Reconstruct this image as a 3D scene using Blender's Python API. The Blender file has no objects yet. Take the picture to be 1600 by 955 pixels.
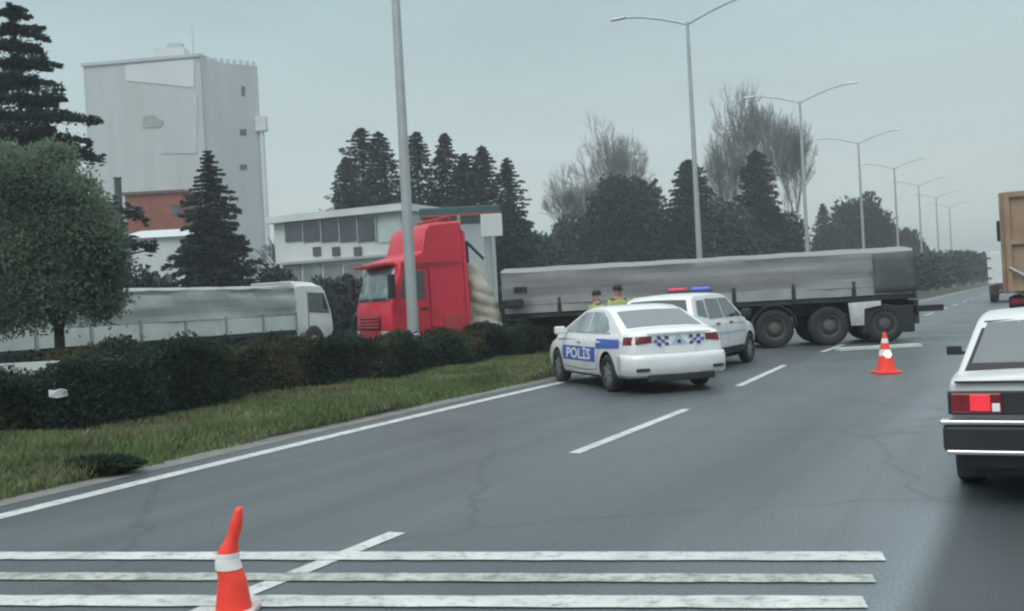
import bpy, bmesh, math, random
import numpy as np
from mathutils import Vector, Matrix
from mathutils.bvhtree import BVHTree
R = math.radians
S = bpy.context.scene
C = S.collection

# ------------------------------------------------------------------ camera
CAM_H = 1.6
ROLL, PITCH = R(3.05), R(0.2)
F0 = Vector((0, math.cos(PITCH), -math.sin(PITCH)))
R0 = Vector((1, 0, 0)); U0 = R0.cross(F0)
RR = R0 * math.cos(ROLL) - U0 * math.sin(ROLL)
UU = U0 * math.cos(ROLL) + R0 * math.sin(ROLL)
cd = bpy.data.cameras.new('camera'); cam = bpy.data.objects.new('camera', cd); C.objects.link(cam)
m = Matrix((RR, UU, -F0)).transposed().to_4x4(); m.translation = (0, 0, CAM_H)
cam.matrix_world = m
cd.sensor_width = 36; cd.lens = 36; cd.clip_end = 6000; cd.clip_start = .05
S.camera = cam

def ray(px, py):
    return F0 + RR * ((px - 800) / 1600) + UU * ((477.5 - py) / 1600)
def G(px, py, z=0.0):                       # point of the ground seen at a pixel of the photograph
    d = ray(px, py); k = (z - CAM_H) / d.z
    return Vector((0, 0, CAM_H)) + d * k
def P(px, py, y):                           # point at a given depth
    d = ray(px, py); return Vector((0, 0, CAM_H)) + d * (y / d.y)

# ------------------------------------------------------------------ light
SUN_EL, SUN_AZ = R(50), R(-150)
w = bpy.data.worlds.new('World'); S.world = w; w.use_nodes = True
nt = w.node_tree; nt.nodes.clear(); N = nt.nodes.new; L = nt.links.new
out = N('ShaderNodeOutputWorld')
sky = N('ShaderNodeTexSky'); sky.sky_type = 'NISHITA'; sky.sun_disc = False
sky.sun_elevation = SUN_EL; sky.sun_rotation = SUN_AZ; sky.air_density = 1.6; sky.dust_density = 5
b1 = N('ShaderNodeBackground'); b1.inputs[1].default_value = .06; L(sky.outputs[0], b1.inputs[0])
# the closed cloud deck: even grey, brighter towards the zenith, faint soft banks
tc = N('ShaderNodeTexCoord'); sp = N('ShaderNodeSeparateXYZ'); L(tc.outputs['Generated'], sp.inputs[0])
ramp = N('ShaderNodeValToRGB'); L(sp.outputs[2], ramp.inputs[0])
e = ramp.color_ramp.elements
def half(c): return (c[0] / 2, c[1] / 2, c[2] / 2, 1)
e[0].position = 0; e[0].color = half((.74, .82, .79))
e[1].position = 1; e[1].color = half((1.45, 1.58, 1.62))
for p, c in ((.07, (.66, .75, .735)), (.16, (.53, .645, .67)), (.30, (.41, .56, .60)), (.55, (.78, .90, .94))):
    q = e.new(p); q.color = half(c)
mp = N('ShaderNodeMapping'); mp.inputs['Scale'].default_value = (1.2, 1.2, 5); L(tc.outputs['Generated'], mp.inputs[0])
no = N('ShaderNodeTexNoise'); no.inputs['Scale'].default_value = 2.2; no.inputs['Detail'].default_value = 4; L(mp.outputs[0], no.inputs[0])
mr = N('ShaderNodeMapRange'); mr.inputs[1].default_value = .3; mr.inputs[2].default_value = .7; mr.inputs[3].default_value = 1.86; mr.inputs[4].default_value = 2.14
L(no.outputs[0], mr.inputs[0])
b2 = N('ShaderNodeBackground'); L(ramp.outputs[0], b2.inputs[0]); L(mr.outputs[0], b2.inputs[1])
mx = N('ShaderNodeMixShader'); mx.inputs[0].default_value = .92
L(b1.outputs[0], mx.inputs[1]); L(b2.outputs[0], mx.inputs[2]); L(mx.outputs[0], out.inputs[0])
sd = bpy.data.lights.new('sun', 'SUN'); sd.energy = 1.2; sd.angle = R(35); sd.color = (1, .97, .92)
so = bpy.data.objects.new('sun', sd); C.objects.link(so)
dirv = Vector((math.sin(SUN_AZ) * math.cos(SUN_EL), math.cos(SUN_AZ) * math.cos(SUN_EL), math.sin(SUN_EL)))
so.rotation_euler = dirv.to_track_quat('Z', 'Y').to_euler(); so.location = (0, 0, 60)
S.view_settings.view_transform = 'Standard'; S.view_settings.look = 'None'
S.view_settings.exposure = .13; S.view_settings.gamma = 1
S.cycles.filter_width = 2.3
S.cycles.volume_bounces = 0; S.cycles.max_bounces = 6

# ------------------------------------------------------------------ helpers
random.seed(7); rng = np.random.default_rng(7)
def tag(o, label=None, cat=None, group=None, kind=None):
    for k, v in (('label', label), ('category', cat), ('group', group), ('kind', kind)):
        if v: o[k] = v
    return o
def mat(name, col, rough=.6, metal=0, var=.15, scale=3, bump=0, bscale=40, emit=None, es=0, coat=0, spec=.5, island=0, dirt=None, coords='Object', alt=None, stretch=None, leaf=0):
    m = bpy.data.materials.new(name); m.use_nodes = True; t = m.node_tree; n = t.nodes.new; l = t.links.new
    b = t.nodes['Principled BSDF']
    b.inputs['Roughness'].default_value = rough; b.inputs['Metallic'].default_value = metal
    b.inputs['Coat Weight'].default_value = coat; b.inputs['Specular IOR Level'].default_value = spec
    tcn = n('ShaderNodeTexCoord')
    nz = n('ShaderNodeTexNoise'); nz.inputs['Scale'].default_value = scale; nz.inputs['Detail'].default_value = 6
    if stretch:
        mq = n('ShaderNodeMapping'); mq.inputs['Scale'].default_value = stretch; l(tcn.outputs[coords], mq.inputs[0]); l(mq.outputs[0], nz.inputs[0])
    else: l(tcn.outputs[coords], nz.inputs[0])
    mrg = n('ShaderNodeMapRange'); mrg.inputs[1].default_value = .25; mrg.inputs[2].default_value = .75
    mrg.inputs[3].default_value = 1 - var; mrg.inputs[4].default_value = 1 + var; l(nz.outputs[0], mrg.inputs[0])
    fac = mrg.outputs[0]
    if island:
        g = n('ShaderNodeNewGeometry'); r2 = n('ShaderNodeMapRange'); r2.inputs[3].default_value = 1 - island; r2.inputs[4].default_value = 1 + island
        l(g.outputs['Random Per Island'], r2.inputs[0])
        mm = n('ShaderNodeMath'); mm.operation = 'MULTIPLY'; l(fac, mm.inputs[0]); l(r2.outputs[0], mm.inputs[1]); fac = mm.outputs[0]
    vm = n('ShaderNodeVectorMath'); vm.operation = 'SCALE'; vm.inputs[0].default_value = col[:3]; l(fac, vm.inputs['Scale'])
    if alt:                                            # patches of a second colour: (colour, noise scale)
        na = n('ShaderNodeTexNoise'); na.inputs['Scale'].default_value = alt[1]; na.inputs['Detail'].default_value = 7; l(tcn.outputs[coords], na.inputs[0])
        qa = n('ShaderNodeMapRange'); qa.inputs[1].default_value = .46; qa.inputs[2].default_value = .62; l(na.outputs[0], qa.inputs[0])
        xa = n('ShaderNodeMix'); xa.data_type = 'RGBA'; l(qa.outputs[0], xa.inputs[0]); xa.inputs[6].default_value = (*col[:3], 1); xa.inputs[7].default_value = (*alt[0], 1); l(xa.outputs[2], vm.inputs[0])
    colout = vm.outputs[0]
    if dirt:                                           # road grime that clings to the lower panels: (colour, height, amount)
        sx = n('ShaderNodeSeparateXYZ'); l(tcn.outputs['Object'], sx.inputs[0])
        nd = n('ShaderNodeTexNoise'); nd.inputs['Scale'].default_value = 5; nd.inputs['Detail'].default_value = 8; l(tcn.outputs['Object'], nd.inputs[0])
        ad = n('ShaderNodeMath'); ad.operation = 'MULTIPLY_ADD'; l(nd.outputs[0], ad.inputs[0]); ad.inputs[1].default_value = -dirt[1] * .9; l(sx.outputs[2], ad.inputs[2])
        dm = n('ShaderNodeMapRange'); l(ad.outputs[0], dm.inputs[0]); dm.inputs[1].default_value = -.1; dm.inputs[2].default_value = dirt[1] * .6
        dm.inputs[3].default_value = dirt[2]; dm.inputs[4].default_value = dirt[2] * .12
        mc = n('ShaderNodeMix'); mc.data_type = 'RGBA'; l(dm.outputs[0], mc.inputs[0]); l(colout, mc.inputs[6]); mc.inputs[7].default_value = (*dirt[0], 1)
        colout = mc.outputs[2]
    l(colout, b.inputs['Base Color'])
    if bump:
        nb = n('ShaderNodeTexNoise'); nb.inputs['Scale'].default_value = bscale; nb.inputs['Detail'].default_value = 5; l(tcn.outputs[coords], nb.inputs[0])
        bp = n('ShaderNodeBump'); bp.inputs['Strength'].default_value = bump; bp.inputs['Distance'].default_value = .02; l(nb.outputs[0], bp.inputs['Height']); l(bp.outputs[0], b.inputs['Normal'])
    if leaf:
        tl_ = n('ShaderNodeBsdfTranslucent'); l(colout, tl_.inputs[0]); ml = n('ShaderNodeMixShader'); ml.inputs[0].default_value = leaf
        l(b.outputs[0], ml.inputs[1]); l(tl_.outputs[0], ml.inputs[2]); l(ml.outputs[0], t.nodes['Material Output'].inputs[0])
    if emit:
        b.inputs['Emission Color'].default_value = (*emit, 1); b.inputs['Emission Strength'].default_value = es
    return m
GR = (.16, .15, .13)
M = dict(
    white=mat('white_paint', (.80, .82, .84), .28, coat=.5, var=.04, dirt=(GR, .6, .32)),
    oldwhite=mat('old_white_paint', (.70, .72, .73), .38, coat=.2, var=.06, dirt=(GR, .7, .7)),
    truckwhite=mat('truck_white_paint', (.72, .74, .74), .4, var=.08, dirt=(GR, 1.2, .7)),
    red=mat('red_cab_paint', (.64, .014, .05), .42, coat=.25, var=.12, dirt=((.13, .07, .06), 1.3, .6)),
    redplastic=mat('faded_red_plastic', (.42, .05, .05), .6, var=.2),
    blue=mat('blue_livery_print', (.07, .13, .48), .4, var=.08),
    navy=mat('dark_blue_print', (.02, .04, .16), .4, var=.08),
    paleblue=mat('pale_blue_print', (.38, .52, .62), .45, var=.1),
    white_print=mat('white_print', (.78, .80, .82), .45, var=.05),
    glass=mat('tinted_glass', (.035, .045, .05), .06, var=.1, spec=.9, coat=.3),
    rearglass=mat('rear_glass', (.09, .11, .12), .1, var=.1, spec=.9, coat=.6),
    paleglass=mat('reflecting_glass', (.24, .30, .31), .12, var=.45, scale=2.5, spec=.8),
    black=mat('black_plastic', (.018, .02, .022), .55, var=.3),
    tyre=mat('tyre_rubber', (.022, .023, .025), .8, var=.3, bump=.3),
    rim=mat('rim_metal', (.38, .40, .42), .38, .7, var=.2),
    dirtyrim=mat('dirty_truck_rim', (.085, .085, .085), .8, 0, var=.35, scale=6),
    steel=mat('galvanised_steel', (.42, .45, .47), .5, .5, var=.12, scale=2),
    chassis=mat('dark_chassis_paint', (.028, .03, .034), .6, var=.4, scale=4),
    chrome=mat('bright_trim', (.6, .62, .64), .22, .9, var=.1),
    tail=mat('tail_lens', (.16, .012, .02), .2, var=.2),
    taillit=mat('tail_lens_lit', (.5, .02, .03), .25, var=.2, emit=(1, .05, .08), es=.45),
    amber=mat('amber_lens', (.5, .16, .03), .3),
    redlight=mat('red_beacon', (.6, .03, .08), .3, emit=(1, .08, .2), es=.15),
    bluelight=mat('blue_beacon', (.05, .1, .6), .3, emit=(.15, .25, 1), es=.3),
    lamp_lit=mat('warning_lamp', (.9, .8, .75), .3, emit=(1, .62, .55), es=2.6),
    tarp=mat('grey_tarpaulin', (.25, .255, .27), .62, var=.30, scale=1.1, stretch=(.22, 1, 7), bump=.5, bscale=5, dirt=((.14, .14, .13), 2.0, .55)),
    greentarp=mat('pale_green_tarpaulin', (.36, .39, .37), .62, var=.38, scale=.8, stretch=(.25, 1, 6), bump=.8, bscale=3),
    canvas=mat('beige_canvas', (.40, .38, .32), .8, var=.3, scale=3, bump=.6, bscale=9),
    board=mat('grey_side_board', (.30, .31, .31), .6, var=.2, scale=2, bump=.2, bscale=15),
    paleboard=mat('pale_side_board', (.52, .57, .53), .6, var=.15, scale=2, bump=.2, bscale=15),
    cone=mat('orange_red_plastic', (.94, .062, .036), .4, var=.08, emit=None),
    coneband=mat('reflective_white', (.80, .78, .78), .4, var=.1),
    conebase=mat('pale_cone_base', (.62, .54, .50), .6, var=.2),
    tan=mat('tan_tipper_paint', (.33, .225, .145), .55, var=.25, scale=2, dirt=(GR, 1.3, .6)),
    concrete=mat('silo_concrete', (.47, .50, .525), .85, var=.13, scale=.35, stretch=(1, 1, .12), bump=.3, bscale=2),
    paleconcrete=mat('pale_painted_concrete', (.60, .65, .68), .8, var=.07, scale=.15),
    whitewall=mat('white_wall', (.60, .63, .64), .75, var=.12, scale=.5, bump=.2, bscale=6),
    darkwindow=mat('dark_window', (.05, .065, .085), .15, var=.4, scale=.8, spec=.8),
    brick=mat('red_brick', (.27, .085, .06), .85, var=.25, scale=1, bump=.4, bscale=12),
    teal=mat('teal_canopy_panel', (.022, .085, .085), .5, var=.15),
    bark=mat('bark', (.06, .055, .05), .9, var=.3, scale=5, bump=.6, bscale=12),
    greybark=mat('pale_grey_bark', (.17, .175, .185), .9, var=.3, scale=2),
    conifer=mat('conifer_needles', (.036, .052, .056), .8, leaf=.3, var=.45, scale=.6, island=.45, spec=.25),
    nearconifer=mat('near_conifer_needles', (.028, .046, .05), .8, leaf=.3, var=.45, scale=1.2, island=.5, spec=.25),
    pine=mat('pine_needles', (.032, .046, .042), .8, leaf=.3, var=.45, scale=.5, island=.4, spec=.25),
    olive=mat('olive_green_leaves', (.175, .225, .165), .95, var=.35, scale=.7, island=.12, spec=.02, leaf=.5, alt=((.135, .205, .155), .9)),
    hedge=mat('dark_hedge_leaves', (.032, .056, .046), .9, var=.5, scale=1.1, island=.5, spec=.06, leaf=.35, alt=((.075, .078, .042), .55)),
    shrub=mat('grey_green_shrub', (.045, .062, .062), .8, var=.4, scale=.6, island=.45, spec=.25),
    twig=mat('dry_twigs', (.10, .10, .10), .9, var=.3),
    blades=mat('grass_blades', (.145, .200, .088), .85, var=.35, scale=.9, island=.3, spec=.08, leaf=.35, alt=((.20, .20, .115), .45)),
    skin=mat('skin', (.42, .24, .17), .5), hair=mat('dark_hair', (.012, .011, .012), .6),
    vest=mat('yellow_green_vest', (.38, .42, .15), .8, var=.15), uniform=mat('dark_blue_uniform', (.02, .025, .045), .8, var=.2),
    jacket=mat('dark_jacket', (.02, .035, .03), .8, var=.2),
)

class MB:
    def __init__(s): s.v = []; s.f = []; s.mi = []
    def face(s, pts, mi=0):
        k = len(s.v); s.v += [tuple(p) for p in pts]; s.f.append(tuple(range(k, k + len(pts)))); s.mi.append(mi); return s
    def grid(s, rows, closed=False, mi=0):             # rows of points
        k = len(s.v); n = len(rows[0])
        for r in rows: s.v += [tuple(p) for p in r]
        for i in range(len(rows) - 1):
            for j in range(n - (0 if closed else 1)):
                a = k + i * n + j; b = k + i * n + (j + 1) % n
                s.f.append((a, b, b + n, a + n)); s.mi.append(mi)
        return s
    def hexa(s, p, mi=0):                              # 4 bottom then 4 top points
        k = len(s.v); s.v += [tuple(q) for q in p]
        for f in ((3, 2, 1, 0), (4, 5, 6, 7), (0, 1, 5, 4), (1, 2, 6, 5), (2, 3, 7, 6), (3, 0, 4, 7)):
            s.f.append(tuple(k + i for i in f)); s.mi.append(mi)
        return s
    def box(s, c, d, rz=0, mi=0):
        x, y, z = c; a, b, h = d[0] / 2, d[1] / 2, d[2] / 2; cs, sn = math.cos(rz), math.sin(rz)
        q = [(x + u * cs - v * sn, y + u * sn + v * cs) for u, v in ((-a, -b), (a, -b), (a, b), (-a, b))]
        return s.hexa([(u, v, z - h) for u, v in q] + [(u, v, z + h) for u, v in q], mi)
    def prism(s, poly, z0, z1, mi=0):                  # CCW footprint
        k = len(s.v); n = len(poly)
        s.v += [(p[0], p[1], z0) for p in poly] + [(p[0], p[1], z1) for p in poly]
        s.f.append(tuple(k + i for i in reversed(range(n)))); s.f.append(tuple(k + n + i for i in range(n))); s.mi += [mi, mi]
        for i in range(n):
            j = (i + 1) % n; s.f.append((k + i, k + j, k + n + j, k + n + i)); s.mi.append(mi)
        return s
    def slab(s, pts, nrm, t, mi=0):                    # polygon given thickness
        nrm = Vector(nrm).normalized() * t; a = [Vector(p) for p in pts]; b = [p + nrm for p in a]
        k = len(s.v); n = len(a); s.v += [tuple(p) for p in a + b]
        s.f.append(tuple(k + i for i in reversed(range(n)))); s.f.append(tuple(k + n + i for i in range(n))); s.mi += [mi, mi]
        for i in range(n):
            j = (i + 1) % n; s.f.append((k + i, k + j, k + n + j, k + n + i)); s.mi.append(mi)
        return s
    def tube(s, a, b, r0, r1=None, n=8, mi=0):
        r1 = r0 if r1 is None else r1; a = Vector(a); b = Vector(b); d = (b - a).normalized()
        u = d.orthogonal().normalized(); v = d.cross(u); k = len(s.v)
        for p, r in ((a, r0), (b, r1)):
            for i in range(n):
                t = 2 * math.pi * i / n; s.v.append(tuple(p + u * (r * math.cos(t)) + v * (r * math.sin(t))))
        for i in range(n): s.f.append((k + i, k + (i + 1) % n, k + n + (i + 1) % n, k + n + i)); s.mi.append(mi)
        s.f.append(tuple(k + i for i in reversed(range(n)))); s.f.append(tuple(k + n + i for i in range(n))); s.mi += [mi, mi]
        return s
    def lathe(s, prof, n=20, axis='z', c=(0, 0, 0), mi=0):   # prof (r, h)
        rows = []
        for r, h in prof:
            row = []
            for i in range(n):
                t = 2 * math.pi * i / n; p = (r * math.cos(t), r * math.sin(t), h)
                if axis == 'x': p = (h, p[0], p[1])
                row.append((p[0] + c[0], p[1] + c[1], p[2] + c[2]))
            rows.append(row)
        return s.grid(rows, True, mi)
    def mesh(s, name, mats=(), smooth=False, fix=True):
        me = bpy.data.meshes.new(name); me.from_pydata(s.v, [], s.f)
        for x in (mats if isinstance(mats, (list, tuple)) else [mats]): me.materials.append(x)
        if any(s.mi): me.polygons.foreach_set('material_index', s.mi)
        if fix:
            bm = bmesh.new(); bm.from_mesh(me); bmesh.ops.remove_doubles(bm, verts=bm.verts, dist=1e-5)
            bmesh.ops.recalc_face_normals(bm, faces=bm.faces); bm.to_mesh(me); bm.free()
        if smooth: me.polygons.foreach_set('use_smooth', [True] * len(me.polygons))
        me.update(); return me
    def build(s, name, mats, parent=None, smooth=False, bevel=0, seg=2, fix=True, loc=None, rz=0, sub=0):
        o = link(name, s.mesh(name, mats, smooth, fix), parent, loc, rz)
        if bevel:
            b = o.modifiers.new('bevel', 'BEVEL'); b.width = bevel; b.segments = seg; b.limit_method = 'ANGLE'; b.angle_limit = R(35); b.harden_normals = False
        if sub:
            b = o.modifiers.new('subdivision', 'SUBSURF'); b.levels = sub; b.render_levels = sub
        return o
def link(name, me, parent=None, loc=None, rz=0):
    o = bpy.data.objects.new(name, me); C.objects.link(o)
    if parent: o.parent = parent
    if loc is not None: o.location = loc
    if rz: o.rotation_euler = (0, 0, rz)
    return o
def thing(name, loc, rz, label, cat, group=None):
    o = link(name, None, None, loc, rz); o.empty_display_size = .3; return tag(o, label, cat, group)
def copy_tree(o, loc=None, rz=None, label=None, parent=None):
    kids = [c for c in bpy.data.objects if c.parent == o]
    c = o.copy(); C.objects.link(c); c.parent = parent
    if loc is not None: c.location = loc
    if rz is not None: c.rotation_euler = (0, 0, rz)
    if label: c['label'] = label
    for k in kids: copy_tree(k, parent=c)
    return c
def evaluated(o):
    dg = bpy.context.evaluated_depsgraph_get(); dg.update()
    return bpy.data.meshes.new_from_object(o.evaluated_get(dg), depsgraph=dg)
def cards_mesh(name, cen, axis, ln, wd, mats, tri=False):     # many small leaf faces
    n = len(cen); axis = axis / (np.linalg.norm(axis, axis=1, keepdims=True) + 1e-9)
    rnd = rng.normal(size=(n, 3)); side = np.cross(axis, rnd); side /= (np.linalg.norm(side, axis=1, keepdims=True) + 1e-9)
    a = axis * ln[:, None] / 2; b = side * wd[:, None] / 2
    v = np.stack([cen - a - b * .5, cen - a * .2 + b, cen + a, cen - a * .1 - b], 1).reshape(-1, 3)
    me = bpy.data.meshes.new(name); me.vertices.add(4 * n); me.vertices.foreach_set('co', v.ravel().astype(np.float32))
    me.loops.add(4 * n); me.loops.foreach_set('vertex_index', np.arange(4 * n, dtype=np.int32))
    me.polygons.add(n); me.polygons.foreach_set('loop_start', np.arange(0, 4 * n, 4, dtype=np.int32))
    me.materials.append(mats); me.update(calc_edges=True); return me

def crv(s, t):
    return (.5 * max(0, 1 - (s - 3) / 15) ** 2) * max(0, min(1, (t + 13) / 3.5)) if t < -8 else 0
RD = R(27.5); SN, CS = math.sin(RD), math.cos(RD)
def RP(s, t, z=0): return Vector((s * SN + t * CS, s * CS - t * SN, z))     # s along the road, t to its right
def toST(p): return (p[0] * SN + p[1] * CS, p[0] * CS - p[1] * SN)

# ------------------------------------------------------------------ ground and roads
def sheet(name, s0, s1, t0, t1, z, m, ns=1, nt_=1, kind='structure', zf=None):
    b = MB(); rows = []
    for i in range(ns + 1):
        rows.append([RP(s0 + (s1 - s0) * i / ns, t0 + (t1 - t0) * j / nt_ + crv(s0 + (s1 - s0) * i / ns, t0 + (t1 - t0) * j / nt_), z + (zf(s0 + (s1 - s0) * i / ns, t0 + (t1 - t0) * j / nt_) if zf else 0)) for j in range(nt_ + 1)])
    b.grid(rows); o = b.build(name, m, smooth=True); return tag(o, kind=kind)
gm = mat('field_soil_and_grass', (.055, .072, .045), .9, var=.4, scale=.12, bump=.8, bscale=2)
b = MB(); b.face([(-1500, -1500, -.06), (1500, -1500, -.06), (1500, 1500, -.06), (-1500, 1500, -.06)]); tag(b.build('ground', gm), kind='structure')

# wet asphalt: dark stone, a thin film of water, tone set by lane, with a pale streak and a darker right side
am = bpy.data.materials.new('wet_asphalt'); am.use_nodes = True; t = am.node_tree; n = t.nodes.new; l = t.links.new
B = t.nodes['Principled BSDF']; tcn = n('ShaderNodeTexCoord')
rot = n('ShaderNodeMapping'); rot.inputs['Rotation'].default_value = (0, 0, RD); l(tcn.outputs['Object'], rot.inputs[0])
st = n('ShaderNodeMapping'); st.inputs['Scale'].default_value = (1.0, .05, 1); l(rot.outputs[0], st.inputs[0])
n1 = n('ShaderNodeTexNoise'); n1.inputs['Scale'].default_value = 1.1; n1.inputs['Detail'].default_value = 5; l(st.outputs[0], n1.inputs[0])
n2 = n('ShaderNodeTexNoise'); n2.inputs['Scale'].default_value = 55; n2.inputs['Detail'].default_value = 4; l(tcn.outputs['Object'], n2.inputs[0])
n3 = n('ShaderNodeTexNoise'); n3.inputs['Scale'].default_value = .45; n3.inputs['Detail'].default_value = 6; l(tcn.outputs['Object'], n3.inputs[0])
def mrng(src, a, b_, c, d):
    q = n('ShaderNodeMapRange'); l(src, q.inputs[0]); q.inputs[1].default_value = a; q.inputs[2].default_value = b_; q.inputs[3].default_value = c; q.inputs[4].default_value = d; return q.outputs[0]
def mul(a, b_):
    q = n('ShaderNodeMath'); q.operation = 'MULTIPLY'; l(a, q.inputs[0]); l(b_, q.inputs[1]); return q.outputs[0]
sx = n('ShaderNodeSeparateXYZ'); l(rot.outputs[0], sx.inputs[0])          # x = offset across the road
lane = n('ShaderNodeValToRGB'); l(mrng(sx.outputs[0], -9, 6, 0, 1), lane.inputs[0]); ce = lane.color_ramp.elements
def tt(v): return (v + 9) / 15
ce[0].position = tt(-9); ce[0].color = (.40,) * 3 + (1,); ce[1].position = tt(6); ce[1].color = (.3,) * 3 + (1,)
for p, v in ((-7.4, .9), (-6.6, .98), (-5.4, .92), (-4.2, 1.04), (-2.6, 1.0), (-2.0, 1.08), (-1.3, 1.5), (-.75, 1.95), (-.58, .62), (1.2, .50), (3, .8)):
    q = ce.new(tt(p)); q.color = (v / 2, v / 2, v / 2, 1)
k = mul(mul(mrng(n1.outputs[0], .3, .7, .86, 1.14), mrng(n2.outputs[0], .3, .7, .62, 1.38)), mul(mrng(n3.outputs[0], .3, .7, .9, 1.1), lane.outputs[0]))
vm = n('ShaderNodeVectorMath'); vm.operation = 'SCALE'; vm.inputs[0].default_value = (.083 * 2, .099 * 2, .110 * 2); l(k, vm.inputs['Scale']); 
vo = n('ShaderNodeTexVoronoi'); vo.feature = 'DISTANCE_TO_EDGE'; vo.inputs['Scale'].default_value = .35
wv = n('ShaderNodeTexNoise'); wv.inputs['Scale'].default_value = 1.6; wv.inputs['Detail'].default_value = 6; l(tcn.outputs['Object'], wv.inputs[0])
wm = n('ShaderNodeMix'); wm.data_type = 'VECTOR'; wm.inputs[0].default_value = .35; l(tcn.outputs['Object'], wm.inputs[4]); l(wv.outputs['Color'], wm.inputs[5]); l(wm.outputs[1], vo.inputs[0])
crk = mrng(vo.outputs[0], .0, .010, .72, 1.0)
pt = n('ShaderNodeTexNoise'); pt.inputs['Scale'].default_value = .9; pt.inputs['Detail'].default_value = 3; l(st.outputs[0], pt.inputs[0])
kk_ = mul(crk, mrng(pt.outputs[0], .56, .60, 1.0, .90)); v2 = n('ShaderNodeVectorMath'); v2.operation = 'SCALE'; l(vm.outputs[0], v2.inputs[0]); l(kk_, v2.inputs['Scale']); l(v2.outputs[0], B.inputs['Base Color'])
l(mrng(n3.outputs[0], .35, .65, .38, .52), B.inputs['Roughness'])
bp = n('ShaderNodeBump'); bp.inputs['Strength'].default_value = .35; bp.inputs['Distance'].default_value = .01; l(n2.outputs[0], bp.inputs['Height']); l(bp.outputs[0], B.inputs['Normal'])

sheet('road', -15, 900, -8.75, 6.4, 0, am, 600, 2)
sheet('opposite_road', -60, 900, -29, -17.5, -.02, am, 40, 2)
vm_ = mat('verge_soil', (.055, .06, .04), .95, var=.4, scale=1.2, bump=1, bscale=14)
paleverge = mat('gritty_road_edge', (.17, .175, .165), .9, var=.25, scale=3, bump=.6, bscale=30)
def lump(s, t_): return .05 * math.sin(s * .9 + t_) + .04 * math.sin(s * 2.3 - t_ * 1.7) + .12 * max(0, min(1, (-9.1 - t_) / .7)) * max(0, min(1, (t_ + 14) / 1))
sheet('gutter', -15, 900, -9.15, -8.75, .004, paleverge, 600, 1)
sheet('verge', -15, 900, -17.5, -9.15, .0, vm_, 900, 16, zf=lambda s, t_: lump(s, t_) if t_ < -9.2 else -.03)
sheet('right_verge', -15, 900, 6.4, 30, .0, gm, 40, 2)
sheet('far_verge', -60, 900, -60, -29, -.03, gm, 40, 2)

# road paint
pm = mat('worn_white_road_paint', (.56, .58, .57), .5, var=.22, scale=2.5, bump=.3, bscale=50)
pm2 = mat('dull_road_paint', (.43, .46, .41), .55, var=.25, scale=2.0, bump=.3, bscale=50)
b = MB(); b.grid([[RP(s, -8.43 + crv(s, -8.4), .005), RP(s, -8.22 + crv(s, -8.4), .005)] for s in range(-15, 400, 1)]); tag(b.build('edge_line', pm), kind='structure')
b = MB(); b.grid([[RP(s, -17.9, -.015), RP(s, -17.75, -.015)] for s in range(-15, 400, 5)]); tag(b.build('far_edge_line', pm), kind='structure')
b = MB(); b.grid([[RP(s, -23.3, -.015), RP(s, -23.17, -.015)] for s in range(-15, 400, 5)]); tag(b.build('far_lane_line', pm), kind='structure')
def wear(m_, base, thr):
    t = m_.node_tree; b_ = t.nodes['Principled BSDF']; src = b_.inputs['Base Color'].links[0].from_socket
    tc_ = t.nodes.new('ShaderNodeTexCoord'); a = t.nodes.new('ShaderNodeTexNoise'); a.inputs['Scale'].default_value = 9; a.inputs['Detail'].default_value = 9; a.inputs['Roughness'].default_value = .75
    t.links.new(tc_.outputs['Object'], a.inputs[0]); q = t.nodes.new('ShaderNodeMapRange'); q.inputs[1].default_value = thr; q.inputs[2].default_value = thr + .14; q.inputs[3].default_value = .6; q.inputs[4].default_value = 0
    t.links.new(a.outputs[0], q.inputs[0]); x = t.nodes.new('ShaderNodeMix'); x.data_type = 'RGBA'; t.links.new(q.outputs[0], x.inputs[0]); t.links.new(src, x.inputs[6]); x.inputs[7].default_value = (*base, 1); t.links.new(x.outputs[2], b_.inputs['Base Color'])
wear(pm, (.08, .094, .104), .36); wear(pm2, (.08, .094, .104), .41)
def dash(a, c, wd=.14):
    a, c = Vector(a), Vector(c); d = (c - a).normalized(); nn = Vector((-d.y, d.x, 0)) * wd / 2; z = Vector((0, 0, .0055 - a.z))
    me = MB(); me.face([a - nn + z, c - nn + z, c + nn + z, a + nn + z]); return tag(me.build('lane_dash', pm), kind='structure')
dash(G(300, 962), G(621, 833)); dash(G(897, 709), G(1072, 640)); dash(G(1153, 604), G(1226, 571))
s1, t1 = toST(G(1226, 571)); s = s1 + 4
while s < 200: dash(RP(s, t1), RP(s + 4, t1)); s += 8
for i, (l0, r0) in enumerate((((-60, 870), (1381, 871)), ((-60, 902), (1366, 906)), ((-60, 940), (1352, 943)))):
    a, c = G(*l0), G(*r0); d = (c - a).normalized(); nn = Vector((-d.y, d.x, 0)) * (.105 if i != 1 else .085)
    z = Vector((0, 0, .0095)); rows = []
    for j in range(41):
        p = a.lerp(c, j / 40); k = random.uniform(.9, 1.06); rows.append([p - nn * k + z, p + nn * k + z])
    tag(MB().grid(rows).build('rumble_strip', pm2 if i == 1 else pm), kind='structure')

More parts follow.
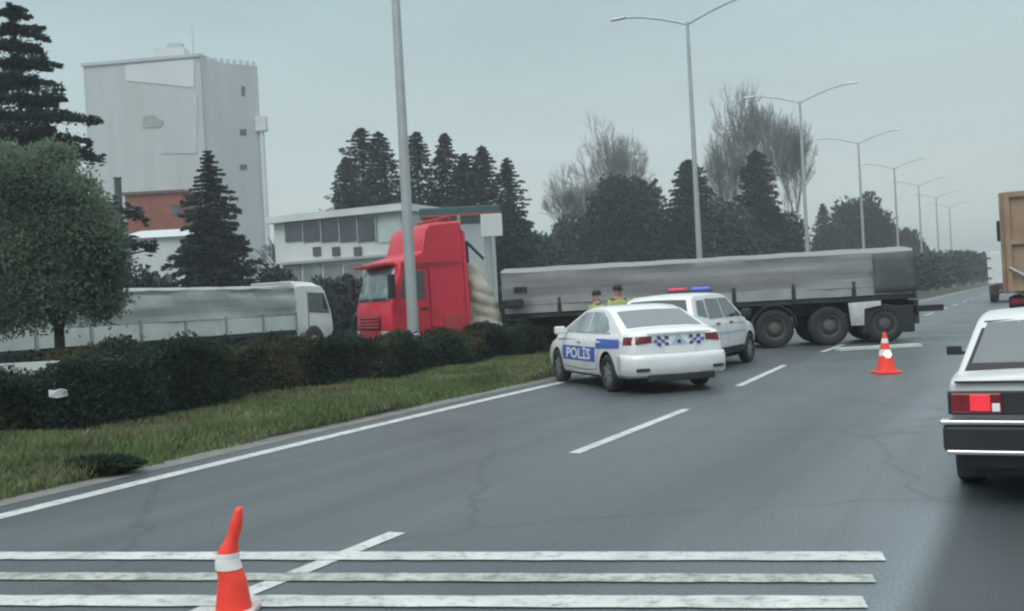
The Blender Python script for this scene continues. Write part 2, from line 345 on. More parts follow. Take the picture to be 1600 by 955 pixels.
# ------------------------------------------------------------------ vegetation
def leaf_cloud(cen, rad, n, shell=.55):
    d = rng.normal(size=(n, 3)); d /= np.linalg.norm(d, axis=1, keepdims=True)
    r = (shell + (1 - shell) * rng.random(n)) ** .6
    return np.array(cen) + d * r[:, None] * np.array(rad), d
def grass(name, n, s0, s1, t0, t1, h, label=None):
    ss = s0 + (s1 - s0) * rng.random(n) ** 1.5; tt_ = t0 + (t1 - t0) * rng.random(n)
    dens = np.sin(ss * 1.7 + tt_ * 2.1) + np.sin(ss * .63 - tt_ * 3.3) + rng.normal(size=n) * .8
    kk = dens > -1.7; ss, tt_ = ss[kk], tt_[kk]; n = len(ss)
    z = np.array([lump(a, b_) for a, b_ in zip(ss, tt_)])
    tt_ = tt_ + np.array([crv(a, b_) for a, b_ in zip(ss, tt_)])
    x = ss * SN + tt_ * CS; y = ss * CS - tt_ * SN
    hh = h * (.5 + rng.random(n)) * (1 + .35 * np.sin(ss * 1.1) * np.sin(tt_ * 2))
    ax = rng.normal(size=(n, 3)) * .45; ax[:, 2] = 1
    o = link(name, cards_mesh(name, np.stack([x, y, z + hh * .35], 1), ax, hh, .02 + .02 * rng.random(n), M['blades']))
    return tag(o, label, None, None, 'stuff')
grass('verge_grass', 190000, -1, 42, -12.7, -9.05, .12, 'short damp green grass along the left road edge')
grass('median_grass', 26000, -2, 60, -17.4, -14, .22, 'rough grass between the hedge and the opposite road')

# the long clipped hedge
def hedge(name, s0, s1, t0, t1, h, n, label, hf):
    root = thing(name, RP((s0 + s1) / 2, (t0 + t1) / 2), 0, label, 'hedge'); o0 = RP((s0 + s1) / 2, (t0 + t1) / 2)
    core = MB(); rows = []; k = 60
    for i in range(k + 1):
        s = s0 + (s1 - s0) * i / k; q = h * hf(s); e_ = .12 * math.sin(i * 1.7) + .1 * math.sin(i * .6)
        rows.append([RP(s, a, z) - o0 for a, z in ((t1 - .42, 0), (t1 - .45, q * .6), (t1 - .75, q * .82), (t0 + .5, q * .86), (t0 + .25, q * .5), (t0 + .25, 0))])
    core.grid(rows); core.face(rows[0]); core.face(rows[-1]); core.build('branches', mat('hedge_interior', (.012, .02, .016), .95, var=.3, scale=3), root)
    u = rng.random(n); s = s0 + (s1 - s0) * u; f = rng.random(n)
    q = h * np.array([hf(a) for a in s]); e_ = .16 * np.sin(s * 1.9) + .1 * np.sin(s * 4.1)
    tpos = np.where(f < .5, t1 + e_ - .2 * rng.random(n), t0 + (t1 - t0) * rng.random(n))
    z = np.where(f < .5, q * rng.random(n), q * (.82 + .2 * rng.random(n) + .08 * np.sin(s * 3.1 + tpos * 4)))
    wild = rng.random(n) < .05; z = np.where(wild, z * (1 + .10 * rng.random(n)), z); tpos = tpos + np.where(wild, rng.normal(size=n) * .15, 0)
    back = rng.random(n) < .12; tpos = np.where(back, t0 + .2 * rng.random(n), tpos); z = np.where(back, q * rng.random(n), z)
    tpos = tpos - .28 * np.clip(z / q, 0, 1) ** 3 * (tpos > (t0 + t1) / 2) * (f < .5)
    cen = np.stack([s * SN + tpos * CS - o0.x, s * CS - tpos * SN - o0.y, z], 1)
    o = link('leaves', cards_mesh('leaves', cen, rng.normal(size=(n, 3)), .045 + .055 * rng.random(n), .022 + .03 * rng.random(n), M['hedge']), root)
    tag(o, kind='stuff'); return root
def hf1(s):
    v = 1.0 + .1 * math.sin(s * .55 + 1) + .06 * math.sin(s * 1.7) + .05 * math.sin(s * 3.7 + 2) + .04 * math.sin(s * 7.9)
    return v * (.82 if 19 < s else 1)
hedge('hedge', -1, 31, -14.4, -12.0, 1.06, 190000, 'long dark clipped hedge between the grass verge and the two lorries', hf1)

def bush(name, base, rx, ry, h, n, m_, label, cat='shrub', group=None, size=.25, z0=.1, clumps=9):
    root = thing(name, base, 0, label, cat, group)
    cs = [((0, 0, h * .5), (rx * .8, ry * .8, h * .45))]
    for i in range(clumps):
        a = random.uniform(0, 6.28); k = random.uniform(.3, .62)
        cs.append(((rx * k * math.cos(a), ry * k * math.sin(a), h * random.uniform(.3, .8)), (rx * random.uniform(.3, .5), ry * random.uniform(.3, .5), h * random.uniform(.16, .26))))
    C_, D_ = [], []
    for i, (c_, r_) in enumerate(cs):
        k = int(n * (.4 if i == 0 else .6 / clumps)); p, d = leaf_cloud(c_, r_, k, .25); C_.append(p); D_.append(d)
    p = np.concatenate(C_); d = np.concatenate(D_) + rng.normal(size=p.shape) * .7; p[:, 2] = np.maximum(p[:, 2], z0)
    k = len(p)
    o = link('crown', cards_mesh('crown', p, d, size * (.6 + .9 * rng.random(k)), size * (.35 + .4 * rng.random(k)), m_), root); 
    b = MB(); 
    for i in range(4):
        a = i * 1.6; b.tube((0, 0, -.1), (rx * .35 * math.cos(a), ry * .35 * math.sin(a), h * .6), .02 * h + .02, .012 * h)
    b.build('stem', M['bark'], root); return root

def conifer(base, h, rad, n, m_, label, name='conifer_tree', group='dark conifers behind the lorries', size=.3, low=.06, ragged=.3, power=.85, layers=None):
    root = thing(name, base, random.uniform(0, 6), label, 'tree', group)
    MB().tube((0, 0, -.2), (0, 0, h * .97), .016 * h + .05, .01, 7).build('trunk', M['bark'], root)
    nb = int(h * 22) if not layers else layers * 11
    P_, D_ = [], []
    per = max(4, n // nb); sd0 = random.uniform(0, 9)
    for i in range(nb):
        if layers:
            v = low + (1 - low) * (((i // 11) + .5) / layers); v += random.uniform(-.01, .01)
        else: v = low + (1 - low) * ((i + random.random()) / nb) ** .92
        a = i * 2.399 + random.uniform(-.5, .5)
        ln = rad * (1 - v) ** power * random.uniform(1 - ragged, 1 + ragged * .5) * (1 + .22 * math.sin(a * 2 + v * 13 + sd0) * math.sin(v * 9 + sd0)) + .12
        u = rng.random(per) ** .7; k = len(u)
        droop = (.12 + .2 * (1 - v)) * ln
        x = u * ln; z = v * h + .10 * ln * u - droop * u ** 2 + .12 * ln * np.clip(u - .7, 0, 1)
        sp_ = .22 * ln * (1.1 - u) * rng.normal(size=k)
        ca, sa = math.cos(a), math.sin(a)
        P_.append(np.stack([x * ca - sp_ * sa, x * sa + sp_ * ca, z + rng.normal(size=k) * .035 * ln], 1))
        D_.append(np.stack([ca + rng.normal(size=k) * .5, sa + rng.normal(size=k) * .5, rng.normal(size=k) * .3 - .1], 1))
    p = np.concatenate(P_); d = np.concatenate(D_); k = len(p); fade = np.clip(1.15 - p[:, 2] / h, .4, 1)
    link('crown', cards_mesh('crown', p, d, size * fade * (.6 + .8 * rng.random(k)), size * .45 * fade * (.6 + .8 * rng.random(k)), m_), root)
    return root

def bare_tree(base, h, spread, label, depth=6, group=None, name='bare_tree', m_=None, r0=None, up=.25, seed=1, twig=.012, trunk=.14, rad=None):
    rr = random.Random(seed); root = thing(name, base, rr.uniform(0, 6), label, 'tree', group)
    tr, br = MB(), MB(); r0 = r0 or h * .010
    def grow(p, d, ln, r, lev):
        q = p + d * ln * rr.uniform(.85, 1.1); (tr if lev <= 1 else br).tube(p, q, r, r * .7, 6 if lev < 2 else 3)
        if lev >= depth: return
        kids = 4 if lev == 1 else 3 if lev in (0, 2, 3) else rr.choice((2, 2, 3))
        for i in range(kids):
            nd = Vector((rr.gauss(0, 1), rr.gauss(0, 1), rr.gauss(0, .6))); nd -= d * nd.dot(d); nd.normalize()
            a = rr.uniform(.25, .65) * spread if i else rr.uniform(.08, .3)
            nd = (d * math.cos(a) + nd * math.sin(a) + Vector((0, 0, up * .6 if lev > 2 else up * .8))).normalized()
            grow(q, nd, ln * rr.uniform(.68, .9), max(r * .58, twig), lev + 1)
        if lev > 1:
            for i in range(2):
                pp = p.lerp(q, rr.uniform(.2, .9)); nd = (d + Vector((rr.gauss(0, .6), rr.gauss(0, .6), rr.gauss(.2, .4)))).normalized()
                br.tube(pp, pp + nd * ln * .6, twig * 1.1, twig * .6, 3)
    grow(Vector((0, 0, 0)), Vector((0, 0, 1)), h * trunk, r0, 0)
    zz = sorted(v[2] for v in br.v); zmax = zz[int(len(zz) * .995)]; k = h / zmax
    ds = sorted(math.hypot(v[0], v[1]) for v in br.v); kr = (rad or h * .4) / ds[int(len(ds) * .97)]
    for b_ in (tr, br): b_.v = [(v[0] * kr, v[1] * kr, v[2] * k) for v in b_.v]
    tr.build('trunk', m_ or M['greybark'], root, fix=False); br.build('crown', m_ or M['greybark'], root, fix=False)
    return root
def gp(px, y):                                     # ground point under an image column at a depth
    p = P(px, 470, y); return Vector((p.x, p.y, 0))
def top_h(px, py, y): return P(px, py, y).z

# left: tall ragged conifer, olive evergreen with its trunk in front of the lorry, lone fir
conifer(gp(48, 36), top_h(45, 5, 36), 4.1, 60000, M['nearconifer'], 'tall ragged dark conifer at the left edge in front of the grey silo', size=.42, ragged=.45, power=.55, layers=19, low=.1, group=None)
root = thing('olive_green_tree', gp(90, 18), 0, 'dense olive green evergreen tree with its trunk crossing the pale tarpaulin lorry', 'tree')
MB().tube((0, 0, -.1), (0, 0, 1.6), .11, .085, 9).tube((0, 0, 1.6), (-.25, 0, 2.6), .085, .05).tube((0, 0, 1.5), (.4, .1, 2.5), .06, .03).tube((0, 0, 1.6), (-.7, .2, 2.5), .06, .03).build('trunk', M['bark'], root)
Pp, Dd = [], []
for i, (c_, r_) in enumerate([((-.35, 0, 3.1), (1.35, 1.2, 1.2)), ((.45, 0, 2.6), (.68, .8, .75)), ((-1.3, 0, 2.7), (.9, .8, .9)), ((-.5, -.3, 4.15), (.9, .7, .55)), ((.35, -.2, 3.8), (.62, .6, .55)), ((-1.5, -.1, 3.9), (.7, .65, .6)), ((-.2, -.45, 2.05), (1.15, .6, .5)), ((.72, .1, 2.12), (.42, .5, .45)), ((-1.3, 0, 1.95), (.9, .7, .5)), ((.68, -.1, 3.2), (.5, .7, .6)), ((-.9, .1, 4.5), (.5, .5, .35)), ((.0, .1, 4.5), (.35, .4, .3)), ((.95, 0, 2.8), (.25, .4, .5)), ((-2.2, 0, 3.0), (.8, .8, 1.1))]):
    p, d = leaf_cloud(c_, r_, 12000 if i == 0 else 5200, .05); Pp.append(p); Dd.append(d)
p = np.concatenate(Pp); d = np.concatenate(Dd) + rng.normal(size=p.shape) * .8; p += rng.normal(size=p.shape) * .09; k = len(p)
link('crown', cards_mesh('crown', p, d, .05 + .07 * rng.random(k), .022 + .03 * rng.random(k), M['olive']), root)
conifer(gp(337, 48), top_h(325, 236, 48), 3.0, 34000, M['conifer'], 'lone pointed fir in front of the grey silo and small brick house', size=.36, ragged=.28, power=.8, group=None, low=.03)
# conifer group in the middle
for px, py, y, rd, lb in ((552, 245, 84, 2.6, 'shorter conifer at the left end of the middle clump'), (578, 200, 80, 3.6, 'broad conifer above the white office building, leftmost tall one'),
                          (606, 206, 78, 3.4, 'conifer just left of the near lamp post'), (664, 206, 79, 3.2, 'conifer just right of the near lamp post'),
                          (708, 208, 81, 2.9, 'narrow pointed conifer above the red cab roof'), (738, 240, 78, 3.0, 'lower conifer between the pointed one and the canopy sign'),
                          (766, 228, 80, 3.0, 'conifer above the white canopy sign'), (803, 247, 83, 2.5, 'slim detached conifer at the right end of the middle clump')):
    conifer(gp(px, y), top_h(px, py, y), rd * 1.3, 17000, M['conifer'], lb, size=.6, ragged=.38, power=.62, low=.02)
# bare trees and dark masses to the right
bare_tree(gp(462, 95), 8.5, 1.15, 'pale leafless tree left of the white office building', depth=7, seed=3, m_=M['twig'], twig=.016)
bare_tree(gp(500, 100), 9.5, 1.1, 'leafless tree rising over the office building roof', depth=7, seed=13, m_=M['twig'], twig=.016)
bare_tree(gp(985, 112), top_h(985, 190, 112), 1.5, 'wide leafless tree behind the dark round evergreen', depth=8, seed=5, up=.14, twig=.012, trunk=.16, rad=6.6)
bare_tree(gp(905, 108), top_h(905, 262, 108), 1.1, 'small leafless tree left of the dark round evergreen', depth=7, seed=8, up=.2, twig=.012, rad=4.0)
bare_tree(gp(1200, 108), top_h(1200, 140, 108), 1.45, 'tallest leafless tree with upright branches right of the second lamp post', depth=8, seed=11, up=.28, twig=.014, rad=4.9)
bare_tree(gp(1150, 112), top_h(1150, 215, 112), 1.3, 'leafless tree close behind the left of the tallest bare tree', depth=8, seed=21, up=.3, twig=.012, rad=3.2)
bare_tree(gp(1250, 112), top_h(1250, 175, 112), 1.3, 'leafless tree at the right edge of the bare clump by the third lamp', depth=8, seed=17, up=.25, twig=.014, rad=3.4)
bush('evergreen_tree', gp(985, 100), 4.6, 4.0, top_h(985, 262, 100), 14000, M['conifer'], 'dark rounded evergreen mass left of the second lamp post', 'tree', size=.55, clumps=14)
bush('evergreen_tree', gp(905, 104), 3.8, 3.5, top_h(905, 320, 104), 9000, M['shrub'], 'low dark scrubby evergreen left of the rounded one', 'tree', size=.5, clumps=12)
bush('evergreen_tree', gp(845, 100), 3.6, 3.5, top_h(845, 352, 100), 8000, M['shrub'], 'low dark scrub beside the slim detached conifer', 'tree', size=.5, clumps=12)
conifer(gp(1088, 102), top_h(1088, 250, 102), 4.6, 22000, M['conifer'], 'broad cone shaped conifer right behind the second lamp post', size=.9, power=.5, low=.02)
conifer(gp(1192, 104), top_h(1192, 235, 104), 4.0, 18000, M['conifer'], 'dark conifer at the foot of the tallest bare tree', size=.9, power=.55, low=.02)
bush('evergreen_tree', gp(1150, 100), 4.0, 3.5, top_h(1150, 310, 100), 9000, M['shrub'], 'dark scrub between the two right hand conifers', 'tree', size=.5, clumps=12)
bush('evergreen_tree', gp(1235, 106), 3.4, 3.5, top_h(1235, 320, 106), 8000, M['shrub'], 'brownish scrub just left of the third lamp post', 'tree', size=.45, clumps=12)
conifer(gp(1293, 150), top_h(1293, 318, 150), 3.6, 12000, M['pine'], 'small pointed conifer right of the third lamp post', size=.7, power=.7, low=.02)
bush('pine_tree', gp(1350, 158), 5.6, 5, top_h(1350, 300, 158), 9000, M['pine'], 'round headed pine behind the fourth lamp post', 'tree', size=.75, clumps=14)
bush('pine_tree', gp(1312, 156), 4.0, 4, top_h(1312, 345, 156), 6000, M['pine'], 'low pine left of the round headed pine', 'tree', size=.7, clumps=12)
bush('pine_tree', gp(1392, 175), 5.4, 5, top_h(1392, 345, 175), 7000, M['pine'], 'lower pine sloping down right of the round headed pine', 'tree', size=.75, clumps=12)
bush('pine_tree', gp(1428, 195), 4.6, 5, top_h(1428, 368, 195), 6000, M['pine'], 'smallest pine at the right end of the far tree line', 'tree', size=.7, clumps=12)
# scrub left, in front of the buildings
for px, y, rx, py, lb in ((215, 44, 1.6, 400, 'grey twiggy shrub under the white shed, beside the olive tree'), (262, 45, 1.3, 420, 'grey twiggy shrub at the left foot of the lone fir'), (425, 50, 1.9, 405, 'grey twiggy shrub at the right foot of the lone fir')):
    bush('twiggy_shrub', gp(px, y), rx, 1.3, top_h(px, py, y), 4500, M['shrub'], lb, group='twiggy shrubs by the fir', size=.24)
for px, py, lb in ((505, 428, 'dark low shrub under the office windows beside the white lorry cab'), (548, 424, 'dark low shrub between the office front and the red cab nose')):
    bush('low_shrub', gp(px, 50), 1.7, 1.3, top_h(px, py, 50), 6000, M['shrub'], lb, group='low shrubs before the office', size=.22)
# evergreen row beyond the crashed lorry
sv = (66, 76, 87, 99, 112, 126, 142, 160, 182, 210, 245, 290)
for i, s in enumerate(sv):
    lbs = ['nearest', 'second', 'third', 'fourth', 'fifth', 'sixth', 'seventh', 'eighth', 'ninth', 'tenth', 'eleventh', 'farthest']
    hh = (2.6, 3.0, 3.3, 3.8, 4.4, 5.0, 5.6, 6.2, 6.4, 6.6, 7, 7)[i]
    bush('evergreen_shrub', RP(s, -13.6 - .25 * (i % 3)), 3.2 + s * .028, 2.0, hh, 4200, M['shrub'], lbs[i] + ' dark shrub of the row edging the empty road beyond the lorry', 'shrub', 'dark shrubs edging the road beyond the lorry', size=.34 + s * .0014, clumps=10)

# ------------------------------------------------------------------ street lamps
lamp = thing('street_lamp', RP(21.5, -14), 0, 'tall grey street lamp standing in front of the red lorry cab', 'street lamp', 'double armed street lamps along the median')
lh = 14.0
MB().lathe([(.17, 0), (.17, .9), (.145, .95), (.11, lh * .6), (.075, lh), (0, lh)], 14).build('pole', M['steel'], lamp, smooth=False)
MB().box((0, 0, .02), (.5, .5, .06)).build('base_plate', M['steel'], lamp)
for sg in (-1, 1):
    d = Vector((CS, -SN, 0)) * sg; a = Vector((0, 0, lh - .1)); b = MB(); pts = [a + d * (3.1 * k) + Vector((0, 0, .85 * (1 - (1 - k) ** 1.5))) for k in (0, .15, .4, .7, 1)]
    for p, q in zip(pts, pts[1:]): b.tube(p, q, .05, .045, 8)
    b.build('arm', M['steel'], lamp)
    e_ = pts[-1]; nn = Vector((SN, CS, 0)); b = MB()
    b.hexa([e_ + d * u + nn * v + Vector((0, 0, zz)) for zz, kk in ((-.05, 1), (.07, .6)) for u, v in ((-.1, -.13 * kk), (.65, -.12 * kk), (.65, .12 * kk), (-.1, .13 * kk))])
    b.build('lamp_head', M['steel'], lamp, bevel=.02)
for i, (s, lb) in enumerate(((45.8, 'second street lamp, rising above the crashed lorry trailer with both arms in view'), (70.2, 'third street lamp, beside the bare trees'), (94.6, 'fourth street lamp, in front of the round headed pine'),
                             (119, 'fifth street lamp, just right of the far pines'), (143.4, 'sixth street lamp, thin against the open sky'), (167.8, 'seventh street lamp, faint near the horizon'), (192.2, 'farthest street lamp, faintest of the row'))):
    copy_tree(lamp, RP(s, -14), None, lb)

# ------------------------------------------------------------------ background buildings
def perp(a, b_, dep): d = (Vector(b_) - Vector(a)).normalized(); return Vector((-d.y, d.x)) * dep
yB = 150
A_ = P(150, 470, 154).xy; B_ = P(333, 470, 150).xy; C_ = P(421, 470, 155).xy
hL = P(312, 83, 150).z; hR = P(320, 94, 150).z
silo = thing('silo_building', (B_.x, B_.y, 0), 0, 'tall windowless pale grey grain silo block behind the left trees', 'building')
def loc2(p): return (p[0] - B_.x, p[1] - B_.y)
bk = perp(A_, B_, 18)
MB().prism([loc2(q) for q in (A_, B_, B_ + bk, A_ + bk)], 0, hL).build('main_block', M['concrete'], silo)
gapv = (C_ - B_).normalized()
MB().prism([loc2(q) for q in (B_ + gapv * .02 + Vector((0, .3)), C_ + Vector((0, .3)), C_ + C_.normalized() * 14 + Vector((0, .3)), B_ + bk * .7 + gapv * .02)], 0, hR).build('side_block', M['concrete'], silo)
fd = (B_ - A_).normalized(); fn = Vector((fd.y, -fd.x))
def onL(px, py, off=.1):                           # a point on the silo's broad face
    best = None
    r = ray(px, py); o = Vector((0, 0, CAM_H)); k = ((A_ + fn * off) - o.xy).dot(fn) / Vector((r.x, r.y)).dot(fn)
    q = o + r * k; return Vector((q.x - B_.x, q.y - B_.y, q.z))
nn3 = (-fn.x, -fn.y, 0)
MB().slab([onL(196, 126), onL(303, 137), onL(303, 92), onL(196, 102)], nn3, .09).build('painted_band', M['paleconcrete'], silo)
MB().slab([onL(252, 240), onL(308, 240), onL(308, 150), onL(260, 150)], nn3, .07).build('painted_panel', mat('light_patched_render', (.47, .505, .53), .8, var=.1, scale=.2), silo)
MB().slab([onL(222, 200), onL(250, 199), onL(256, 190), onL(240, 180), onL(224, 182)], nn3, .06).build('wall_emblem', mat('faded_emblem_print', (.30, .33, .345), .8, var=.3, scale=.6), silo)
MB().slab([onL(126, 104, .3), onL(312, 88, .3), onL(312, 83, .3), onL(126, 99, .3)], nn3, .3).build('parapet', M['concrete'], silo)
sd_ = (C_ - B_).normalized(); sn_ = Vector((sd_.y, -sd_.x))
def onR(px, py, off=.3):
    r = ray(px, py); o = Vector((0, 0, CAM_H)); k = ((B_ + Vector((0, .3)) + sn_ * off) - o.xy).dot(sn_) / Vector((r.x, r.y)).dot(sn_)
    q = o + r * k; return Vector((q.x - B_.x, q.y - B_.y, q.z))
for a, c in (((375, 202), (385, 212)), ((375, 257), (386, 266)), ((377, 135), (383, 150))):
    MB().slab([onR(a[0], c[1], .05), onR(c[0], c[1], .05), onR(c[0], a[1], .05), onR(a[0], a[1], .05)], (-sn_.x, -sn_.y, 0), .04).build('vent', M['darkwindow'], silo)
for k in range(8):
    x0 = 326 + k * 10; q = onR(x0, 96, -.4); MB().box((q.x, q.y, hR + .35), (.5, .3, .7)).build('railing_post', M['steel'], silo)
q = onR(409, 200, .5); MB().tube((q.x, q.y, 0), (q.x, q.y, q.z - .5), .35, .35, 10).build('duct', M['paleconcrete'], silo)
MB().box((q.x, q.y, q.z + .6), (1.6, 1.2, 2.2)).build('duct_head', M['whitewall'], silo)
q = onR(300, 80, -4); q.z = hL
b = MB(); b.box((q.x - 3, q.y, hL + .8), (4.5, 3, 1.6)); b.build('lift_house', M['paleconcrete'], silo)
MB().box((q.x - 2.4, q.y, hL + 2.0), (2.2, 1.6, .8)).build('roof_hatch', M['concrete'], silo)
MB().tube((q.x + .2, q.y, hL), (q.x + .2, q.y, hL + 5.5), .1, .04, 6).build('antenna', M['steel'], silo)

# brick house and white shed
yb = 92; x0, x1 = P(197, 340, yb).x, P(286, 340, yb).x; zt = P(240, 303, yb).z
hs = thing('brick_house', ((x0 + x1) / 2, yb + 3, 0), 0, 'small dull red brick house below the silo, right of a thin stack', 'building')
hw = (x1 - x0) / 2
MB().box((0, 0, zt / 2), (2 * hw, 6, zt)).build('wall', M['brick'], hs)
MB().box((0, 0, zt + .12), (2 * hw + .6, 6.5, .24)).build('roof', mat('brown_roof_edge', (.16, .09, .075), .8), hs)
for dx in (-.3, .38): 
    wf = MB().box((dx * 2 * hw, -3.02, zt - 1.5), (1.0, .08, 1.1)).build('window', M['brick'], hs); MB().box((dx * 2 * hw, -3.07, zt - 1.5), (.8, .05, .9)).build('pane', M['darkwindow'], wf)
q = gp(194, 88)
tag(MB().lathe([(.33, 0), (.30, P(194, 280, 88).z), (.36, P(194, 280, 88).z + .02), (.36, P(194, 277, 88).z), (0, P(194, 277, 88).z)], 12).build('metal_stack', M['chassis'], loc=q), 'thin dark upright stack at the left corner of the brick house', 'chimney')
ys = 70; x0, x1 = P(180, 380, ys).x, P(292, 380, ys).x; zt = P(235, 372, ys).z; zr = P(235, 353, ys).z
sh = thing('white_shed', ((x0 + x1) / 2, ys + 4, 0), 0, 'white low shed with a pale sloping roof below the brick house', 'building'); hw = (x1 - x0) / 2
MB().box((0, 0, zt / 2), (2 * hw, 8, zt)).build('wall', M['whitewall'], sh)
b = MB(); b.hexa([(-hw - .3, -4.3, zt + .003), (hw + .3, -4.3, zt + .003), (hw + .3, 4.3, zt + .003), (-hw - .3, 4.3, zt + .003), (-hw * .8, -.4, zr), (hw * .8, -.4, zr), (hw * .8, .4, zr), (-hw * .8, .4, zr)])
b.build('roof', mat('pale_sheet_roof', (.55, .60, .61), .5, var=.12, scale=1), sh)
for k in range(3): MB().box((-hw + 1.0 + k * 1.6, -4.03, zt * .45), (.9, .08, 1)).build('window', M['darkwindow'], sh)

# white office building: raking facade
ya, yz = 60.0, 64.0
Ra = P(640, 470, ya).xy; La = P(434, 470, yz).xy
of = thing('office_building', (Ra.x, Ra.y, 0), 0, 'white two storey office building with a dark ribbon window behind the white cab', 'building')
od = (Ra - La).normalized(); on_ = Vector((od.y, -od.x))
def onO(px, py, off=0.0):
    r = ray(px, py); o = Vector((0, 0, CAM_H)); k = ((Ra + on_ * off) - o.xy).dot(on_) / Vector((r.x, r.y)).dot(on_)
    q = o + r * k; return Vector((q.x - Ra.x, q.y - Ra.y, q.z))
zt = onO(630, 330).z; bk = Vector((-on_.x, -on_.y)) * 12
oz = lambda q: (q[0] - Ra.x, q[1] - Ra.y)
MB().prism([oz(q) for q in (La, Ra, Ra + bk, La + bk)], 0, zt).build('wall', M['whitewall'], of)
e2 = on_ * .5
MB().prism([oz(q) for q in (La + e2 - od * .3, Ra + e2 + od * .3, Ra + bk + od * .3, La + bk - od * .3)], zt + .003, zt + .42).build('roof', M['whitewall'], of)
def opan(name, x0, x1, y0, y1, m_, off=.03, t_=.06, skew=0):
    a = onO((x0 + x1) / 2, y0).z; c = onO((x0 + x1) / 2, y1).z; p0 = onO(x0, 400, off + t_); p1 = onO(x1, 400, off + t_)
    return MB().slab([(p0.x, p0.y, c), (p1.x, p1.y, c), (p1.x, p1.y, a), (p0.x, p0.y, a)], (-on_.x, -on_.y, 0), t_).build(name, m_, of)
for k in range(5):
    x0 = 447 + k * 28.5
    wn = opan('window', x0, x0 + 27, 340, 377, M['darkwindow'])
    for dz in (0,):
        fr = opan('mullion', x0 + 27, x0 + 28.6, 338, 379, M['steel'], .03, .12)
opan('wall_panel', 594, 629, 336, 378, mat('pale_green_panel', (.45, .54, .53), .5, var=.1), .02, .05)
for x0 in (489, 519, 553): opan('window', x0, x0 + 12, 386, 400, M['darkwindow'])
opan('ledge', 436, 640, 403, 407, M['steel'], .05, .3)
paneg = mat('dull_grey_shopfront', (.20, .22, .225), .35, var=.3, scale=1)
for k in range(6): opan('shopfront_pane', 440 + k * 32, 468 + k * 32, 414, 452, paneg)

# fuel station canopy with its sign
yc = 56; c0, c1 = P(655, 330, yc), P(782, 330, yc)
cn = thing('station_canopy', ((c0.x + c1.x) / 2, yc + 3, 0), 0, 'dark teal flat station canopy behind the red cab', 'canopy'); hw = (c1.x - c0.x) / 2
z1, z0 = P(715, 323, yc).z, P(715, 338, yc).z
MB().box((0, 0, (z0 + z1) / 2), (2 * hw, 6, z1 - z0)).build('roof_slab', M['teal'], cn, bevel=.05)
MB().box((0, -3.03, z0 + .07), (2 * hw - .1, .05, .1)).build('trim_strip', M['redplastic'], cn)
for sx_ in (-.62, .62):
    for sy in (-1.6, 1.6): MB().box((sx_ * hw, sy, z0 / 2), (.35, .35, z0 - .01)).build('column', M['steel'], cn)
q = P(768, 352, yc - 1)
sg = thing('square_sign', (q.x, yc - 1, 0), 0, 'square white sign board with a faint red mark at the canopy end', 'sign')
MB().tube((0, 0, 0), (0, 0, q.z - .6), .07, .07, 8).build('post', M['steel'], sg)
MB().box((0, 0, q.z), (1.15, .14, 1.2)).build('board', M['whitewall'], sg, bevel=.02)
MB().lathe([(.0, -.012), (.17, -.012), (.17, .0)], 14).build('red_mark', M['redplastic'], sg, loc=(-.05, -.075, q.z - .05)).rotation_euler = (R(90), 0, 0)

# ------------------------------------------------------------------ wheels
def car_wheel_meshes(r=.32, w_=.2, rim=None):
    ty = MB().lathe([(r * .66, -w_ / 2), (r * .9, -w_ / 2), (r * .98, -w_ * .38), (r, -w_ * .25), (r, w_ * .25), (r * .98, w_ * .38), (r * .9, w_ / 2), (r * .66, w_ / 2), (r * .62, w_ * .3)], 28, 'x').mesh('tyre', M['tyre'], True)
    b = MB().lathe([(r * .66, w_ * .46), (r * .62, w_ * .3), (r * .58, w_ * .05), (r * .2, w_ * .05), (0, w_ * .05)], 28, 'x')
    for k in range(7):
        a = 2 * math.pi * k / 7; ca, sa = math.cos(a), math.sin(a); u = Vector((0, ca, sa)); v = Vector((0, -sa, ca)); x = Vector((1, 0, 0))
        p0, p1 = u * r * .1, u * r * .63
        b.hexa([p0 - v * .035 + x * w_ * .1, p1 - v * .02 + x * w_ * .2, p1 + v * .02 + x * w_ * .2, p0 + v * .035 + x * w_ * .1,
                p0 - v * .03 + x * w_ * .42, p1 - v * .018 + x * w_ * .42, p1 + v * .018 + x * w_ * .42, p0 + v * .03 + x * w_ * .42])
    b.lathe([(r * .16, w_ * .3), (r * .14, w_ * .46), (0, w_ * .47)], 12, 'x')
    return ty, b.mesh('rim', rim or M['rim'])
def truck_wheel_meshes(r=.52, w_=.3, deep=.1, m_=None):
    ty = MB().lathe([(r * .56, -w_ / 2), (r * .9, -w_ / 2), (r * .98, -w_ * .4), (r, -w_ * .3), (r, w_ * .3), (r * .98, w_ * .4), (r * .9, w_ / 2), (r * .6, w_ / 2 + .005), (r * .56, w_ * .4)], 32, 'x').mesh('tyre', M['tyre'], True)
    b = MB().lathe([(r * .56, w_ * .45), (r * .58, w_ / 2 + .01), (r * .52, w_ / 2), (r * .48, w_ / 2 - deep), (r * .3, w_ / 2 - deep * .7), (r * .26, w_ / 2 + .01), (r * .1, w_ / 2 + .03), (0, w_ / 2 + .03)], 28, 'x')
    for k in range(10):
        a = 2 * math.pi * k / 10; b.tube((w_ / 2 - deep, r * .36 * math.cos(a), r * .36 * math.sin(a)), (w_ / 2 - deep * .3, r * .36 * math.cos(a), r * .36 * math.sin(a)), .02, .018, 6)
    return ty, b.mesh('rim', m_ or M['dirtyrim'])
def wheel(parent, loc, meshes, side):                 # side: +1 rim faces +x
    wh = link('wheel', None, parent, loc); wh.empty_display_size = .2
    if side < 0: wh.rotation_euler = (0, 0, math.pi)
    link('tyre', meshes[0], wh); link('rim', meshes[1], wh); return wh

